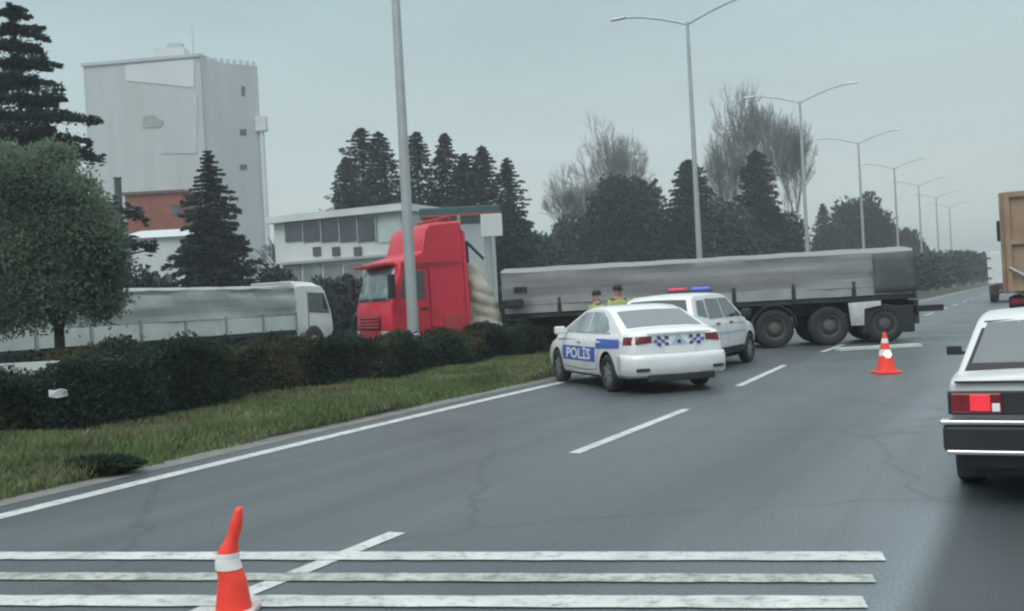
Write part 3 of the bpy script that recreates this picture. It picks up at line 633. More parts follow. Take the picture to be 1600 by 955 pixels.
# ------------------------------------------------------------------ cars
def make_car(label, loc, heading, prof, body, W=.9, wb=(-1.35, 1.35), wr=.32, belt=.95, tum=.4, wbase=.80, paint='white', arch=.37, square=0, group=None, name='police_car', roofdrop=.03, zdoor=.28, rim=None):
    root = thing(name, loc, -heading, label, 'police car' if name != 'saloon_car' else 'car', group)
    pm_ = M[paint]
    # lower body loft: stations (y, z_bottom, z_top, half width)
    rows = []
    for (y, zb, zt_, hw_) in body:
        q = .04 if square else .10
        pts = [(0, zb), (hw_ * .86, zb), (hw_ * .97, zb + .06), (hw_, zb + .26), (hw_ * 1.0, (zb + zt_) / 2 + .06), (hw_ * (.985 if square else .965), zt_ - q), (hw_ * (.955 if square else .88), zt_ - .02), (hw_ * .5, zt_ + .012), (0, zt_ + .02)]
        full = [(x, y, z) for x, z in pts] + [(-x, y, z) for x, z in reversed(pts[1:-1])]
        rows.append(full)
    b = MB().grid(rows, True); b.face(rows[0]); b.face(rows[-1])
    bo = b.build('body', [pm_, M['black']], root, smooth=True)
    ssf = bo.modifiers.new('s', 'SUBSURF'); ssf.levels = 2; ssf.render_levels = 2
    cut = MB()
    for y in wb:
        for sg_ in (-1, 1): cut.tube((sg_ * .55, y, wr), (sg_ * 1.2, y, wr), arch, arch, 28, mi=1)
    cu = cut.build('cutter', [pm_, M['black']], None)
    bm_ = bo.modifiers.new('b', 'BOOLEAN'); bm_.operation = 'DIFFERENCE'; bm_.object = cu; bm_.solver = 'EXACT'
    keep = (root.location.copy(), root.rotation_euler.copy()); root.location = (0, 0, 0); root.rotation_euler = (0, 0, 0)
    me = evaluated(bo); bo.modifiers.clear(); bo.data = me; bpy.data.objects.remove(cu)
    for p_ in me.polygons: p_.use_smooth = p_.material_index == 0
    me.name = 'body'
    if hasattr(me, 'set_sharp_from_angle'): me.set_sharp_from_angle(angle=R(38))
    bvh = BVHTree.FromPolygons([v.co for v in me.vertices], [p_.vertices for p_ in me.polygons])
    root.location, root.rotation_euler = keep
    def sidex(y, z, sg_=-1):
        h = bvh.ray_cast(Vector((sg_ * 3, y, z)), Vector((-sg_, 0, 0))); return h[0].x if h[0] else sg_ * W
    def reary(x, z, sg_=-1):
        h = bvh.ray_cast(Vector((x, sg_ * 5, z)), Vector((0, -sg_, 0))); return h[0].y if h[0] else body[0][0]
    # cabin loft
    rows = []; PR = prof
    def wt(z): return wbase - tum * (z - belt)
    for y, h in PR:
        z0_ = belt - .12; top = max(h, z0_ + .03)
        pts = [(wt(z0_), z0_), (wt(top - roofdrop), top - roofdrop), (wt(top) - .035, top - .004), (wt(top) * .5, top + .014), (0, top + .02)]
        rows.append([(x, y, z) for x, z in pts] + [(-x, y, z) for x, z in reversed(pts[:-1])])
    b = MB().grid(rows); b.face(rows[0]); b.face(rows[-1])
    co = b.build('cabin', pm_, root, smooth=True, bevel=.012)
    co.data.set_sharp_from_angle(angle=R(30)) if hasattr(co.data, 'set_sharp_from_angle') else None
    def hp(y):
        for (a, b_) in zip(PR, PR[1:]):
            if a[0] <= y <= b_[0]: return a[1] + (b_[1] - a[1]) * (y - a[0]) / (b_[0] - a[0])
        return PR[-1][1]
    def cabglass(nm, y0, y1, k0, k1, m_, off=.008):   # glass that follows the cabin surface across its front or rear
        rws = []
        for i in range(5):
            y = y0 + (y1 - y0) * i / 4; h = hp(y); dy = .02; sl = (hp(min(y + dy, PR[-1][0])) - hp(max(y - dy, PR[0][0]))) / (2 * dy); nv = Vector((0, -sl, 1)).normalized() * off
            kk = k0 + (k1 - k0) * i / 4; rws.append([Vector((u * kk * (wt(h) - .035), y, h + .018 * (1 - abs(u) ** 1.6) - .004)) + nv for u in (-1, -.75, -.5, -.25, 0, .25, .5, .75, 1)])
        return MB().grid(rws).build(nm, m_, root, smooth=True)
    def sideglass(poly, m_, nm='side_window', off=.006):
        for sg_ in (-1, 1):
            MB().slab([(sg_ * (wt(z) + off), y, z) for y, z in poly], (sg_, 0, tum), .004).build(nm, m_, root)
    ms = car_wheel_meshes(wr, .2, rim)
    for y in wb:
        for sg_ in (-1, 1): wheel(root, (sg_ * (W - .115), y, wr), ms, sg_)
    # underbody
    MB().box((0, 0, .24), (1.1, abs(body[0][0]) * 1.75, .14)).build('underbody', M['black'], root)
    return root, sidex, reary, cabglass, sideglass, wt, hp
def seam(root, sidex, pts, sg_, nm='door_seam', wdt=.012):
    b = MB()
    for (y0, z0_), (y1, z1_) in zip(pts, pts[1:]):
        n_ = 4
        for i in range(n_):
            a = (y0 + (y1 - y0) * i / n_, z0_ + (z1_ - z0_) * i / n_); c = (y0 + (y1 - y0) * (i + 1) / n_, z0_ + (z1_ - z0_) * (i + 1) / n_)
            d = Vector((c[0] - a[0], c[1] - a[1])).normalized(); px_, pz = -d.y * wdt / 2, d.x * wdt / 2
            b.face([(sidex(y, z, sg_) + sg_ * .003, y, z) for y, z in ((a[0] - px_, a[1] - pz), (c[0] - px_, c[1] - pz), (c[0] + px_, c[1] + pz), (a[0] + px_, a[1] + pz))])
    b.build(nm, M['black'], root)
def sidepatch(root, sidex, nm, m_, y0, y1, zf, sg_, off=.004, n_=10, k=5):
    rws = []
    for i in range(n_ + 1):
        y = y0 + (y1 - y0) * i / n_; za, zb = zf(y); rws.append([(sidex(y, za + (zb - za) * j / k, sg_) + sg_ * off, y, za + (zb - za) * j / k) for j in range(k + 1)])
    return MB().grid(rws).build(nm, m_, root, smooth=True)
def text_mesh(s_, size, wide=1.0):
    cu = bpy.data.curves.new('lettering', 'FONT'); cu.body = s_; cu.size = size; cu.align_x = 'CENTER'; cu.align_y = 'CENTER'; cu.offset = size * .02; cu.resolution_u = 3
    o = bpy.data.objects.new('lettering', cu); C.objects.link(o); me = evaluated(o); bpy.data.objects.remove(o)
    bm = bmesh.new(); bm.from_mesh(me); bmesh.ops.triangulate(bm, faces=bm.faces)
    bmesh.ops.subdivide_edges(bm, edges=[e_ for e_ in bm.edges if e_.calc_length() > .12], cuts=2, use_grid_fill=False); bmesh.ops.triangulate(bm, faces=bm.faces); bm.to_mesh(me); bm.free()
    for v in me.vertices: v.co.x *= wide
    return me
def side_text(root, sidex, s_, yc_, zc, size, sg_, m_, wide=1.3, off=.008, slope=0):
    me = text_mesh(s_, size, wide)
    for v in me.vertices:
        a, z = v.co.x, v.co.y; y = yc_ + a * (-sg_) * -1 if sg_ > 0 else yc_ - a; z = zc + z + slope * (y - yc_)
        v.co = (sidex(y, z, sg_) + sg_ * off, y, z)
    me.materials.clear(); me.materials.append(m_); return link('lettering', me, root)
def rearpatch(root, reary, nm, m_, quad, off=.004, k=4, sg_=-1):
    (a, b_, c, d) = [Vector(q) for q in quad]; rws = []
    for i in range(k + 1):
        rws.append([]); 
        for j in range(k + 1):
            u, v = i / k, j / k; q = a * (1 - u) * (1 - v) + b_ * u * (1 - v) + c * u * v + d * (1 - u) * v
            rws[-1].append((q.x, reary(q.x, q.y, sg_) + sg_ * off, q.y))
    return MB().grid(rws).build(nm, m_, root, smooth=True)

# --- near police saloon
def wheel_origin(W_, local, heading):
    c, s_ = math.cos(-heading), math.sin(-heading); return Vector((W_[0] - (local[0] * c - local[1] * s_), W_[1] - (local[0] * s_ + local[1] * c), 0))
hd = R(-15.5); W1 = G(958, 612)
body1 = [(-2.33, .34, .92, .70), (-2.28, .28, 1.00, .80), (-2.1, .24, 1.045, .865), (-1.7, .20, 1.05, .895), (-1.2, .19, 1.01, .905), (-.4, .18, .985, .905), (.5, .18, .96, .905), (1.1, .19, .935, .90), (1.6, .20, .90, .885), (2.0, .22, .82, .84), (2.22, .26, .70, .74), (2.3, .32, .60, .60)]
prof1 = [(-1.95, 1.0), (-1.82, 1.05), (-1.12, 1.34), (-.85, 1.405), (-.4, 1.43), (-.05, 1.415), (.25, 1.37), (1.38, .95)]
car, sx1, ry1, cg1, sgl1, wt1, hp1 = make_car('white police saloon with blue POLİS band on its side, angled towards the verge', wheel_origin(W1, (-.80, -1.35), hd), hd, prof1, body1, W=.905, belt=.98, tum=.42, wbase=.815)
cg1('rear_window', -1.80, -1.14, .90, .92, M['rearglass']); cg1('windscreen', 1.28, .30, .94, .92, M['glass'])
sgl1([(-.30, 1.0), (-.30, 1.345), (-.80, 1.33), (-1.10, 1.21), (-1.30, 1.05), (-1.22, 1.0)][::-1], M['paleglass'])
sgl1([(-.22, 1.0), (.95, 1.0), (.80, 1.08), (.10, 1.335), (-.22, 1.345)], M['paleglass'])
sgl1([(-1.40, .975), (1.08, .975), (1.08, .995), (-1.40, .995)], M['chrome'], 'window_trim')
for sg_ in (-1, 1):
    seam(car, sx1, [(-.26, .96), (-.26, .40)], sg_); seam(car, sx1, [(.92, .93), (.98, .6), (.9, .36), (-.3, .33), (-.85, .36), (-1.0, .66), (-1.25, .98)], sg_)
    for y in (-.42, .0 + .0 - 1.2):
        pass
    for y in (-.95, .05): MB().box((sx1(y, .82, sg_) + sg_ * .02, y, .83), (.035, .2, .03)).build('door_handle', M['white'], car, bevel=.008)
    mb = MB().box((sg_ * .98, .82, 1.02), (.2, .1, .14)); mb.box((sg_ * .87, .86, .98), (.12, .05, .05)); mb.build('wing_mirror', M['white'], car, bevel=.025)
    sidepatch(car, sx1, 'blue_band', M['blue'], -.82, .95, lambda y: (.48 + .0 * y, .74 + .0 * y), sg_)
    sidepatch(car, sx1, 'blue_flash', M['blue'], -1.90, -.86, lambda y: (.725 + max(0, -(y + 1.0)) * .03, .89), sg_, .010, 16, 6)
    side_text(car, sx1, 'POLİS', .06, .60, .26, sg_, M['white_print'], wide=1.9)
    sidepatch(car, sx1, 'sill', M['black'], -.92, .92, lambda y: (.205, .26), sg_, .003)
# rear end
for sg_ in (-1, 1):
    rearpatch(car, ry1, 'tail_light', M['tail'], ((sg_ * .80, .80), (sg_ * .80, .94), (sg_ * .47, .93), (sg_ * .47, .83)), .012)
    sidepatch(car, sx1, 'tail_light', M['tail'], -2.24, -2.02, lambda y: (.80, .93), sg_, .006, 4, 3)
bp_ = [(-.912, -1.90), (-.905, -2.06), (-.88, -2.2), (-.80, -2.32), (-.6, -2.39), (-.3, -2.42), (0, -2.43), (.3, -2.42), (.6, -2.39), (.80, -2.32), (.88, -2.2), (.905, -2.06), (.912, -1.90)]
MB().grid([[(x * k, y + dy, z) for z, k, dy in ((.27, .95, .05), (.32, .985, .01), (.45, 1, 0), (.56, 1, 0), (.62, .99, .015), (.645, .97, .05))] for x, y in bp_]).build('bumper', M['white'], car, smooth=True).modifiers.new('solid', 'SOLIDIFY').thickness = .02
MB().box((0, -2.36, .26), (1.15, .12, .12)).build('diffuser', M['black'], car, bevel=.02)
for sg_ in (-1, 1): MB().box((sg_ * .66, -2.375, .40), (.22, .04, .05), rz=sg_ * .3).build('fog_light', M['black'], car, bevel=.015)
MB().box((0, ry1(0, .70) - .02, .705), (.52, .02, .115)).build('licence_plate', M['white_print'], car)
MB().box((0, ry1(0, .95) - .03, .975), (1.1, .05, .02)).build('boot_lip', M['white'], car, bevel=.006)
for sg_ in (-1, 1):
    for i in range(4):
        for j in range(3):
            if (i + j) % 2 == 0:
                x = sg_ * .18 + sg_ * i * .066; z = .765 + j * .052
                rearpatch(car, ry1, 'chequer_print', M['navy' if j != 1 else 'blue'], ((x, z), (x + sg_ * .066, z + .010), (x + sg_ * .066, z + .060), (x, z + .05)), .022, 2)
rearpatch(car, ry1, 'triangle_emblem', M['paleblue'], ((-.16, .765), (.16, .765), (.015, .93), (-.015, .93)), .0165, 3)
rearpatch(car, ry1, 'emblem_dot', M['navy'], ((-.03, .80), (.03, .80), (.03, .85), (-.03, .85)), .021, 1)

# --- second police vehicle with beacons
hd2 = R(30); W2 = G(1168, 566)
body2 = [(-2.05, .42, 1.02, .74), (-2.0, .36, 1.08, .84), (-1.8, .32, 1.12, .88), (-1.2, .30, 1.12, .90), (-.3, .28, 1.08, .905), (.6, .28, 1.06, .905), (1.1, .29, 1.04, .90), (1.6, .31, 1.00, .88), (1.95, .34, .90, .82), (2.1, .40, .74, .70)]
prof2 = [(-2.02, 1.05), (-1.98, 1.12), (-1.72, 1.56), (-1.5, 1.62), (-.5, 1.65), (.1, 1.63), (.45, 1.56), (1.15, 1.05)]
car2, sx2, ry2, cg2, sgl2, wt2, hp2 = make_car('white high roofed police car with red and blue beacons, nose towards the road', wheel_origin(W2, (.80, 1.3), hd2), hd2, prof2, body2, W=.905, belt=1.08, tum=.34, wbase=.83, wb=(-1.28, 1.3), wr=.34, arch=.40)
cg2('rear_window', -1.955, -1.74, .90, .9, M['glass']); cg2('windscreen', 1.10, .5, .94, .92, M['glass'])
sgl2([(-.25, 1.10), (-.25, 1.52), (-1.0, 1.53), (-1.12, 1.10)][::-1], M['glass']); sgl2([(-.17, 1.10), (.9, 1.10), (.35, 1.52), (-.17, 1.53)], M['glass']); sgl2([(-1.2, 1.13), (-1.1, 1.5), (-1.5, 1.5), (-1.7, 1.2)], M['glass'])
for sg_ in (-1, 1):
    seam(car2, sx2, [(-.21, 1.06), (-.21, .42)], sg_); seam(car2, sx2, [(.9, 1.03), (.95, .6), (.86, .40), (-.75, .40), (-.95, .8), (-1.2, 1.08)], sg_)
    mb = MB().box((sg_ * 1.0, .72, 1.16), (.2, .12, .18)); mb.build('wing_mirror', M['black'], car2, bevel=.03)
    sidepatch(car2, sx2, 'side_strip', M['paleblue'], -.9, .9, lambda y: (.74, .80), sg_)
    sidepatch(car2, sx2, 'lower_cladding', M['black'], -.86, .86, lambda y: (.33, .46), sg_)
    rearpatch(car2, ry2, 'tail_light', M['tail'], ((sg_ * .62, .78), (sg_ * .84, .78), (sg_ * .84, 1.02), (sg_ * .66, 1.02)), .012)
    for y in (-.75, .1): MB().box((sx2(y, .98, sg_) + sg_ * .02, y, .985), (.035, .2, .03)).build('door_handle', M['black'], car2, bevel=.008)
    rearpatch(car2, ry2, 'headlight', M['chrome'], ((sg_ * .45, .72), (sg_ * .78, .74), (sg_ * .80, .88), (sg_ * .50, .84)), .01, 3, 1)
MB().box((0, -2.08, .52), (1.6, .14, .22)).build('bumper', M['black'], car2, bevel=.04); MB().box((0, 2.08, .50), (1.4, .12, .22)).build('bumper', M['black'], car2, bevel=.04)
MB().box((0, ry2(0, .85) - .02, .85), (.52, .02, .115)).build('licence_plate', M['white_print'], car2)
lb = MB().box((0, .05, 1.70), (.94, .22, .04)).build('light_bar', M['black'], car2, bevel=.015)
MB().box((-.26, .05, 1.752), (.38, .2, .06)).build('red_beacon', M['redlight'], lb, bevel=.03); MB().box((.26, .05, 1.752), (.38, .2, .06)).build('blue_beacon', M['bluelight'], lb, bevel=.03)

car2.scale = (1, 1, .955)
# --- old boxy white saloon on the right
hd3 = R(27.2); W3 = G(1522, 752)
body3 = [(-2.10, .42, .93, .72), (-2.09, .40, .955, .765), (-1.95, .34, .965, .785), (-1.1, .30, .945, .805), (-.2, .26, .925, .81), (.8, .26, .91, .805), (1.2, .28, .90, .795), (1.8, .32, .85, .775), (1.98, .36, .80, .755), (2.02, .42, .72, .72)]
prof3 = [(-1.46, .94), (-1.40, .97), (-.98, 1.31), (-.85, 1.365), (-.4, 1.39), (.2, 1.39), (.42, 1.35), (1.02, .92)]
car3, sx3, ry3, cg3, sgl3, wt3, hp3 = make_car('old boxy white saloon seen from behind at the right edge', wheel_origin(W3, (-.68, -1.2), hd3), hd3, prof3, body3, W=.80, belt=.93, tum=.33, wbase=.745, wb=(-1.2, 1.22), wr=.29, arch=.34, square=1, paint='oldwhite', name='saloon_car', rim=M['steel'])
cg3('window_seal', -1.44, -.93, .985, .965, M['black'], .006); cg3('rear_window', -1.405, -.965, .94, .92, M['rearglass'], .010); cg3('windscreen', .98, .48, .94, .92, M['glass'])
sgl3([(-.22, .97), (-.22, 1.31), (-.75, 1.31), (-.98, .97)][::-1], M['glass']); sgl3([(-.15, .97), (.80, .97), (.38, 1.31), (-.15, 1.315)], M['glass'])
for sg_ in (-1, 1):
    seam(car3, sx3, [(-.18, .9), (-.18, .36)], sg_); seam(car3, sx3, [(.8, .88), (.8, .34), (-.75, .34), (-.95, .6), (-1.0, .92)], sg_)
    mb = MB().box((sg_ * .90, .60, .98), (.13, .07, .09)); mb.tube((sg_ * .78, .62, .94), (sg_ * .88, .61, .97), .018); mb.build('wing_mirror', M['black'], car3, bevel=.02)
    for y in (-.6, .4): MB().box((sx3(y, .8, sg_) + sg_ * .015, y, .80), (.03, .16, .03)).build('door_handle', M['black'], car3)
car3.scale = (1, 1, .935)
# rear face: black band with lamps, bumper with bright strips
MB().box((0, -2.115, .77), (1.54, .05, .175)).build('rear_panel', M['black'], car3, bevel=.01)
for sg_ in (-1, 1):
    tl = MB().box((sg_ * .585, -2.135, .77), (.33, .05, .155)).build('tail_light', M['tail'], car3, bevel=.012)
    MB().box((sg_ * .56, -2.163, .775), (.13, .012, .12)).build('brake_lens', M['taillit'], tl, bevel=.004)
    MB().box((sg_ * .71, -2.163, .775), (.07, .012, .13)).build('indicator_lens', M['tail'], tl, bevel=.004)
    MB().box((sg_ * .46, -2.163, .74), (.05, .012, .06)).build('reversing_lens', M['white_print'], tl, bevel=.004)
MB().box((0, -2.15, .765), (.50, .02, .115)).build('licence_plate', M['white_print'], car3)
bmpr = MB().box((0, -2.21, .525), (1.60, .17, .20)).build('bumper', M['black'], car3, bevel=.03)
MB().box((0, -2.24, .645), (1.63, .13, .035)).build('bright_strip', M['chrome'], bmpr, bevel=.01); MB().box((0, -2.265, .425), (1.56, .09, .035)).build('bright_strip', M['chrome'], bmpr, bevel=.01)
MB().box((0, -2.11, .925), (1.44, .03, .016)).build('boot_seam', M['black'], car3)
MB().tube((.38, -2.0, .30), (.38, -2.28, .29), .026, .026, 10).build('exhaust_pipe', M['steel'], car3)
for sg_ in (-1, 1): MB().box((sg_ * .66, -1.62, .25), (.2, .02, .26)).build('mud_flap', M['black'], car3)
MB().box((0, -1.9, .33), (1.3, .4, .1)).build('fuel_tank', M['chassis'], car3)

# ------------------------------------------------------------------ crashed lorry: trailer and red cab
def wavy(u, v): return .034 * math.sin(v * 22 + math.sin(u * .8) * 1.2) + .010 * math.sin(u * 3.1 + v * 6) + .02 * math.sin(u * .9) + .01 * math.sin(u * 11 + v * 9)
def tarp_cover(root, L_, z0, z1, hw_, m_, amp=1.0, crown=.12, nm='tarpaulin', sag=0):
    rows = []; nL = int(L_ * 7)
    prof_ = [(-1, 0), (-1, .2), (-1, .4), (-1, .6), (-1, .8), (-.985, .93), (-.93, 1), (-.5, 1.0 + crown * .6), (0, 1.0 + crown), (.5, 1.0 + crown * .6), (.93, 1), (.985, .93), (1, .6), (1, .3), (1, 0)]
    for i in range(nL + 1):
        x = L_ * i / nL; bow = .015 * abs(math.sin(math.pi * x / 1.55)); row = []
        for y_, v in prof_:
            q = wavy(x, v) * amp; row.append((x, y_ * (hw_ + q * (1 if abs(y_) > .9 else 0)), z0 + (z1 - z0) * v - (bow if v > .9 else 0) * amp + (q * .15 if v >= 1 else 0) - sag * math.sin(math.pi * x / L_) * (v > .5)))
        rows.append(row)
    b = MB().grid(rows); b.face(rows[0]); b.face(rows[-1]); o = b.build(nm, m_, root, smooth=True); o.data.set_sharp_from_angle(angle=R(50)); return o
wt_ = truck_wheel_meshes()
yT = 27.4
Tl = P(792, 470, yT + .5); Tr = P(1438, 470, yT - .6); LT = (Tr.xy - Tl.xy).length; ang = math.atan2(Tr.y - Tl.y, Tr.x - Tl.x)
tr_ = thing('lorry_trailer', (Tl.x, Tl.y + 1.25, 0), ang, 'long grey tarpaulin trailer standing across the road behind the police cars', 'trailer')
tarp_cover(tr_, LT, 1.50, 2.46, 1.25, M['tarp'], 1.0, .10)
nb = 7
for k in range(nb):
    a = LT * k / nb
    for sy in (-1, 1): MB().box((a + LT / nb / 2, sy * 1.25, 1.40), (LT / nb - .10, .05, .26)).build('side_board', M['board'], tr_, bevel=.008)
for k in range(nb + 1):
    for sy in (-1, 1): MB().box((min(max(LT * k / nb, .03), LT - .03), sy * 1.265, 1.44), (.06, .085, .44)).build('side_post', M['chassis'], tr_)
MB().box((LT / 2, 0, 1.20), (LT + .1, 2.46, .13)).build('deck_frame', M['chassis'], tr_, bevel=.01)
for sy in (-.45, .45): MB().box((LT / 2 + .3, sy, .96), (LT - .6, .14, .34)).build('chassis_rail', M['chassis'], tr_)
xw = 6.95 - Tl.x + .15
for k in range(3):
    for sy in (-1, 1):
        wh = wheel(tr_, (xw + k * 1.42, sy * 1.05, .52), wt_, -1); wh.rotation_euler = (0, 0, sy * math.pi / 2)
    MB().tube((xw + k * 1.42, -1, .52), (xw + k * 1.42, 1, .52), .08).build('axle', M['chassis'], tr_)
for sy in (-1, 1):
    # arched mudguard over the rear pair, bent pale guard behind the second wheel
    b = MB(); rows = []
    for i in range(9):
        a = math.pi * i / 8; rows.append([(xw + .60 * math.cos(a), sy * (1.05 + dy), .56 + .60 * math.sin(a)) for dy in (-.2, .2)])
    b.grid(rows); b.build('mudguard', M['chassis'], tr_).modifiers.new('solid', 'SOLIDIFY').thickness = .03
MB().slab([(xw + 1.97, -1.28, .50), (xw + 2.30, -1.28, .50), (xw + 2.32, -1.28, .93), (xw + 2.75, -1.28, 1.0), (xw + 2.75, -1.28, 1.12), (xw + 1.92, -1.28, 1.10)], (0, 1, 0), .05).build('bent_mudguard', M['truckwhite'], tr_)
MB().box((LT - .70, -.95, .62), (1.35, .5, .72)).build('storage_box', M['black'], tr_, bevel=.03)
MB().box((LT + .05, 0, .78), (.12, 2.3, .62)).build('underrun_guard', M['chassis'], tr_, bevel=.02)
MB().box((LT + .35, -1.05, .86), (.75, .30, .16), rz=.2).build('bent_bracket', M['black'], tr_)
# the last bay is wrapped in a darker flap
fl = MB(); rows = []
for i in range(9):
    x = LT - 1.05 + 1.09 * i / 8; rows.append([(x, -1.335 - .02 * math.sin(i * 1.9 + k * 2.2), 1.32 + 1.02 * k / 6 + .015 * math.sin(i)) for k in range(7)])
fl.grid(rows).build('end_flap', mat('dull_green_grey_tarpaulin', (.075, .09, .09), .7, var=.35, scale=2.5, bump=.5, bscale=5), tr_, smooth=True).modifiers.new('solid', 'SOLIDIFY').thickness = .01
MB().box((LT + .04, .3, 1.8), (.06, 1.8, 1.2)).build('rear_frame', M['chassis'], tr_)
for sy in (-.7, .7): MB().box((1.9, sy, .62), (.14, .14, 1.1)).box((1.9, sy, .06), (.34, .34, .1)).build('landing_leg', M['chassis'], tr_)
for sx_ in (3.2, 5.6): MB().box((sx_, -1.2, .95), (.9, .25, .5)).build('pallet_box', M['chassis'], tr_, bevel=.02)
MB().tube((0, -.9, 1.3), (0, -.9, 2.5), .05).tube((0, .9, 1.3), (0, .9, 2.5), .05).tube((0, -.9, 2.4), (0, .9, 2.4), .05).build('headboard_frame', M['chassis'], tr_)
# broken pale boards lying under the tail
q = G(1372, 546); tag(MB().box((0, 0, .05), (2.0, .35, .07), rz=.04).build('broken_board', M['paleboard'], loc=(q.x, q.y, 0)), 'broken pale board lying on the road under the trailer tail', 'debris')

# canvas slumped behind the cab
cv = P(758, 470, 27.0); root = thing('canvas_bundle', (cv.x, 27.9, 0), 0, 'slumped beige canvas in heavy folds between the red cab and the trailer', 'canvas')
rows = []
from mathutils import noise
for i in range(49):
    v = i / 48; row = []
    for j in range(40):
        a = 2 * math.pi * j / 40; nz_ = noise.noise(Vector((math.cos(a) * 1.3, math.sin(a) * 1.3, v * 2.2)))
        fold = abs(math.sin(v * 15 + 2.2 * nz_ + .9 * math.cos(a))) ** .7
        rr_ = .84 + .22 * nz_ + .10 * fold + .05 * noise.noise(Vector((math.cos(a) * 4, math.sin(a) * 4, v * 9)))
        wx = .80 * (1 - .66 * v ** 1.15) * rr_; wy = .7 * (1 - .4 * v) * rr_
        row.append((wx * math.cos(a) - .42 * v, wy * math.sin(a), .75 + 1.95 * v + .10 * nz_ - .12 * math.cos(a) * (1 - v)))
    rows.append(row)
b = MB().grid(rows, True); b.face(rows[-1]); b.face(rows[0]); b.build('folded_canvas', M['canvas'], root, smooth=True)
MB().tube((-.55, -.5, .1), (-.6, -.5, P(731, 336, 27.4).z), .05, .04).build('bent_post', M['canvas'], root)
MB().tube((-.38, -.3, .1), (-.45, -.3, 3.3), .06, .05).tube((-.45, -.3, 3.3), (.0, -.2, 2.8), .04).build('frame_post', M['chassis'], root)
MB().box((.75, -.3, 1.55), (.5, .3, .25), .3).build('air_tank', M['chassis'], root, bevel=.05)
MB().box((.95, -.4, 1.9), (.3, .2, .18), .6).build('lamp_bracket', M['chassis'], root)
MB().box((.45, 0, .62), (1.1, 1.2, .3)).build('coupling_frame', M['chassis'], root)

# red tractor cab
cabc = P(640, 470, 26.2)
ha = R(-148)                                   # local -x front; cab built nose towards -y, then turned
cab = thing('lorry_cab', (P(647, 470, 27.6).x, 27.6, 0), R(-61), 'crashed red lorry cab with a tall sleeper roof behind the lamp post', 'lorry cab')
# local frame: nose = -y, right side (+x) faces the camera after the turn
hwc = 1.23; yF, yK = -1.2, .95
pf = [(yF - .03, .62), (yF - .10, .95), (yF - .10, 1.62), (yF - .02, 1.85), (yF + .22, 2.72), (yF + .30, 2.85), (yF + .95, 3.02), (yF + 1.10, 3.60), (yF + 1.26, 3.76), (yK, 3.82), (yK, .62)]
b = MB(); nP = len(pf)
xs = [(-hwc, .96), (-hwc + .06, 1), (-hwc * .5, 1.0), (0, 1.0), (hwc * .5, 1.0), (hwc - .06, 1), (hwc, .96)]
rows = [[(x * (1 - .07 * max(0, z - 2.85)), (y + .05 * (1 - k) / .04 * 0 + (.12 * (abs(x) / hwc) ** 4 if y < yF + .5 else 0)), .62 + (z - .62) * (1 if k == 1 else .99)) for y, z in pf] for x, k in xs]
b.grid(rows, True); b.face(rows[0]); b.face(rows[-1]); cb = b.build('cab_shell', M['red'], cab, smooth=True, bevel=.03); cb.data.set_sharp_from_angle(angle=R(35))
def fr(x, z):                                  # front surface y
    pts = pf[:9]
    for (y0, z0_), (y1, z1_) in zip(pts, pts[1:]):
        if z0_ <= z <= z1_: return y0 + (y1 - y0) * (z - z0_) / (z1_ - z0_ + 1e-9) + .12 * (abs(x) / hwc) ** 4
    return yF
def fpatch(nm, m_, x0, x1, z0_, z1_, off=.02, parent=None, k=8):
    rws = [[(x0 + (x1 - x0) * j / k, fr(x0 + (x1 - x0) * j / k, z0_ + (z1_ - z0_) * i / 4) - off, z0_ + (z1_ - z0_) * i / 4) for j in range(k + 1)] for i in range(5)]
    o = MB().grid(rws).build(nm, m_, parent or cab, smooth=True); o.modifiers.new('solid', 'SOLIDIFY').thickness = .02; return o
ws = fpatch('windscreen', M['paleglass'], -1.08, 1.08, 1.80, 2.62)
fpatch('wiper', M['black'], -.9, -.1, 1.83, 1.87, .05, ws); fpatch('wiper', M['black'], .15, .95, 1.83, 1.87, .05, ws)
MB().box((0, yF + .10, 2.74), (2.1, .34, .09)).build('sun_visor', M['redplastic'], cab, bevel=.03)
fpatch('grille', M['black'], -.72, .72, 1.06, 1.42, .03)
for k in range(4): fpatch('grille_bar', M['red'], -.7, .7, 1.10 + k * .085, 1.14 + k * .085, .055)
for sg_ in (-1, 1): fpatch('headlight', M['paleglass'], sg_ * .78, sg_ * 1.12, .80, 1.02, .03, k=4)
MB().box((0, yF - .08, .55), (2.44, .42, .42)).build('bumper', M['red'], cab, bevel=.06)
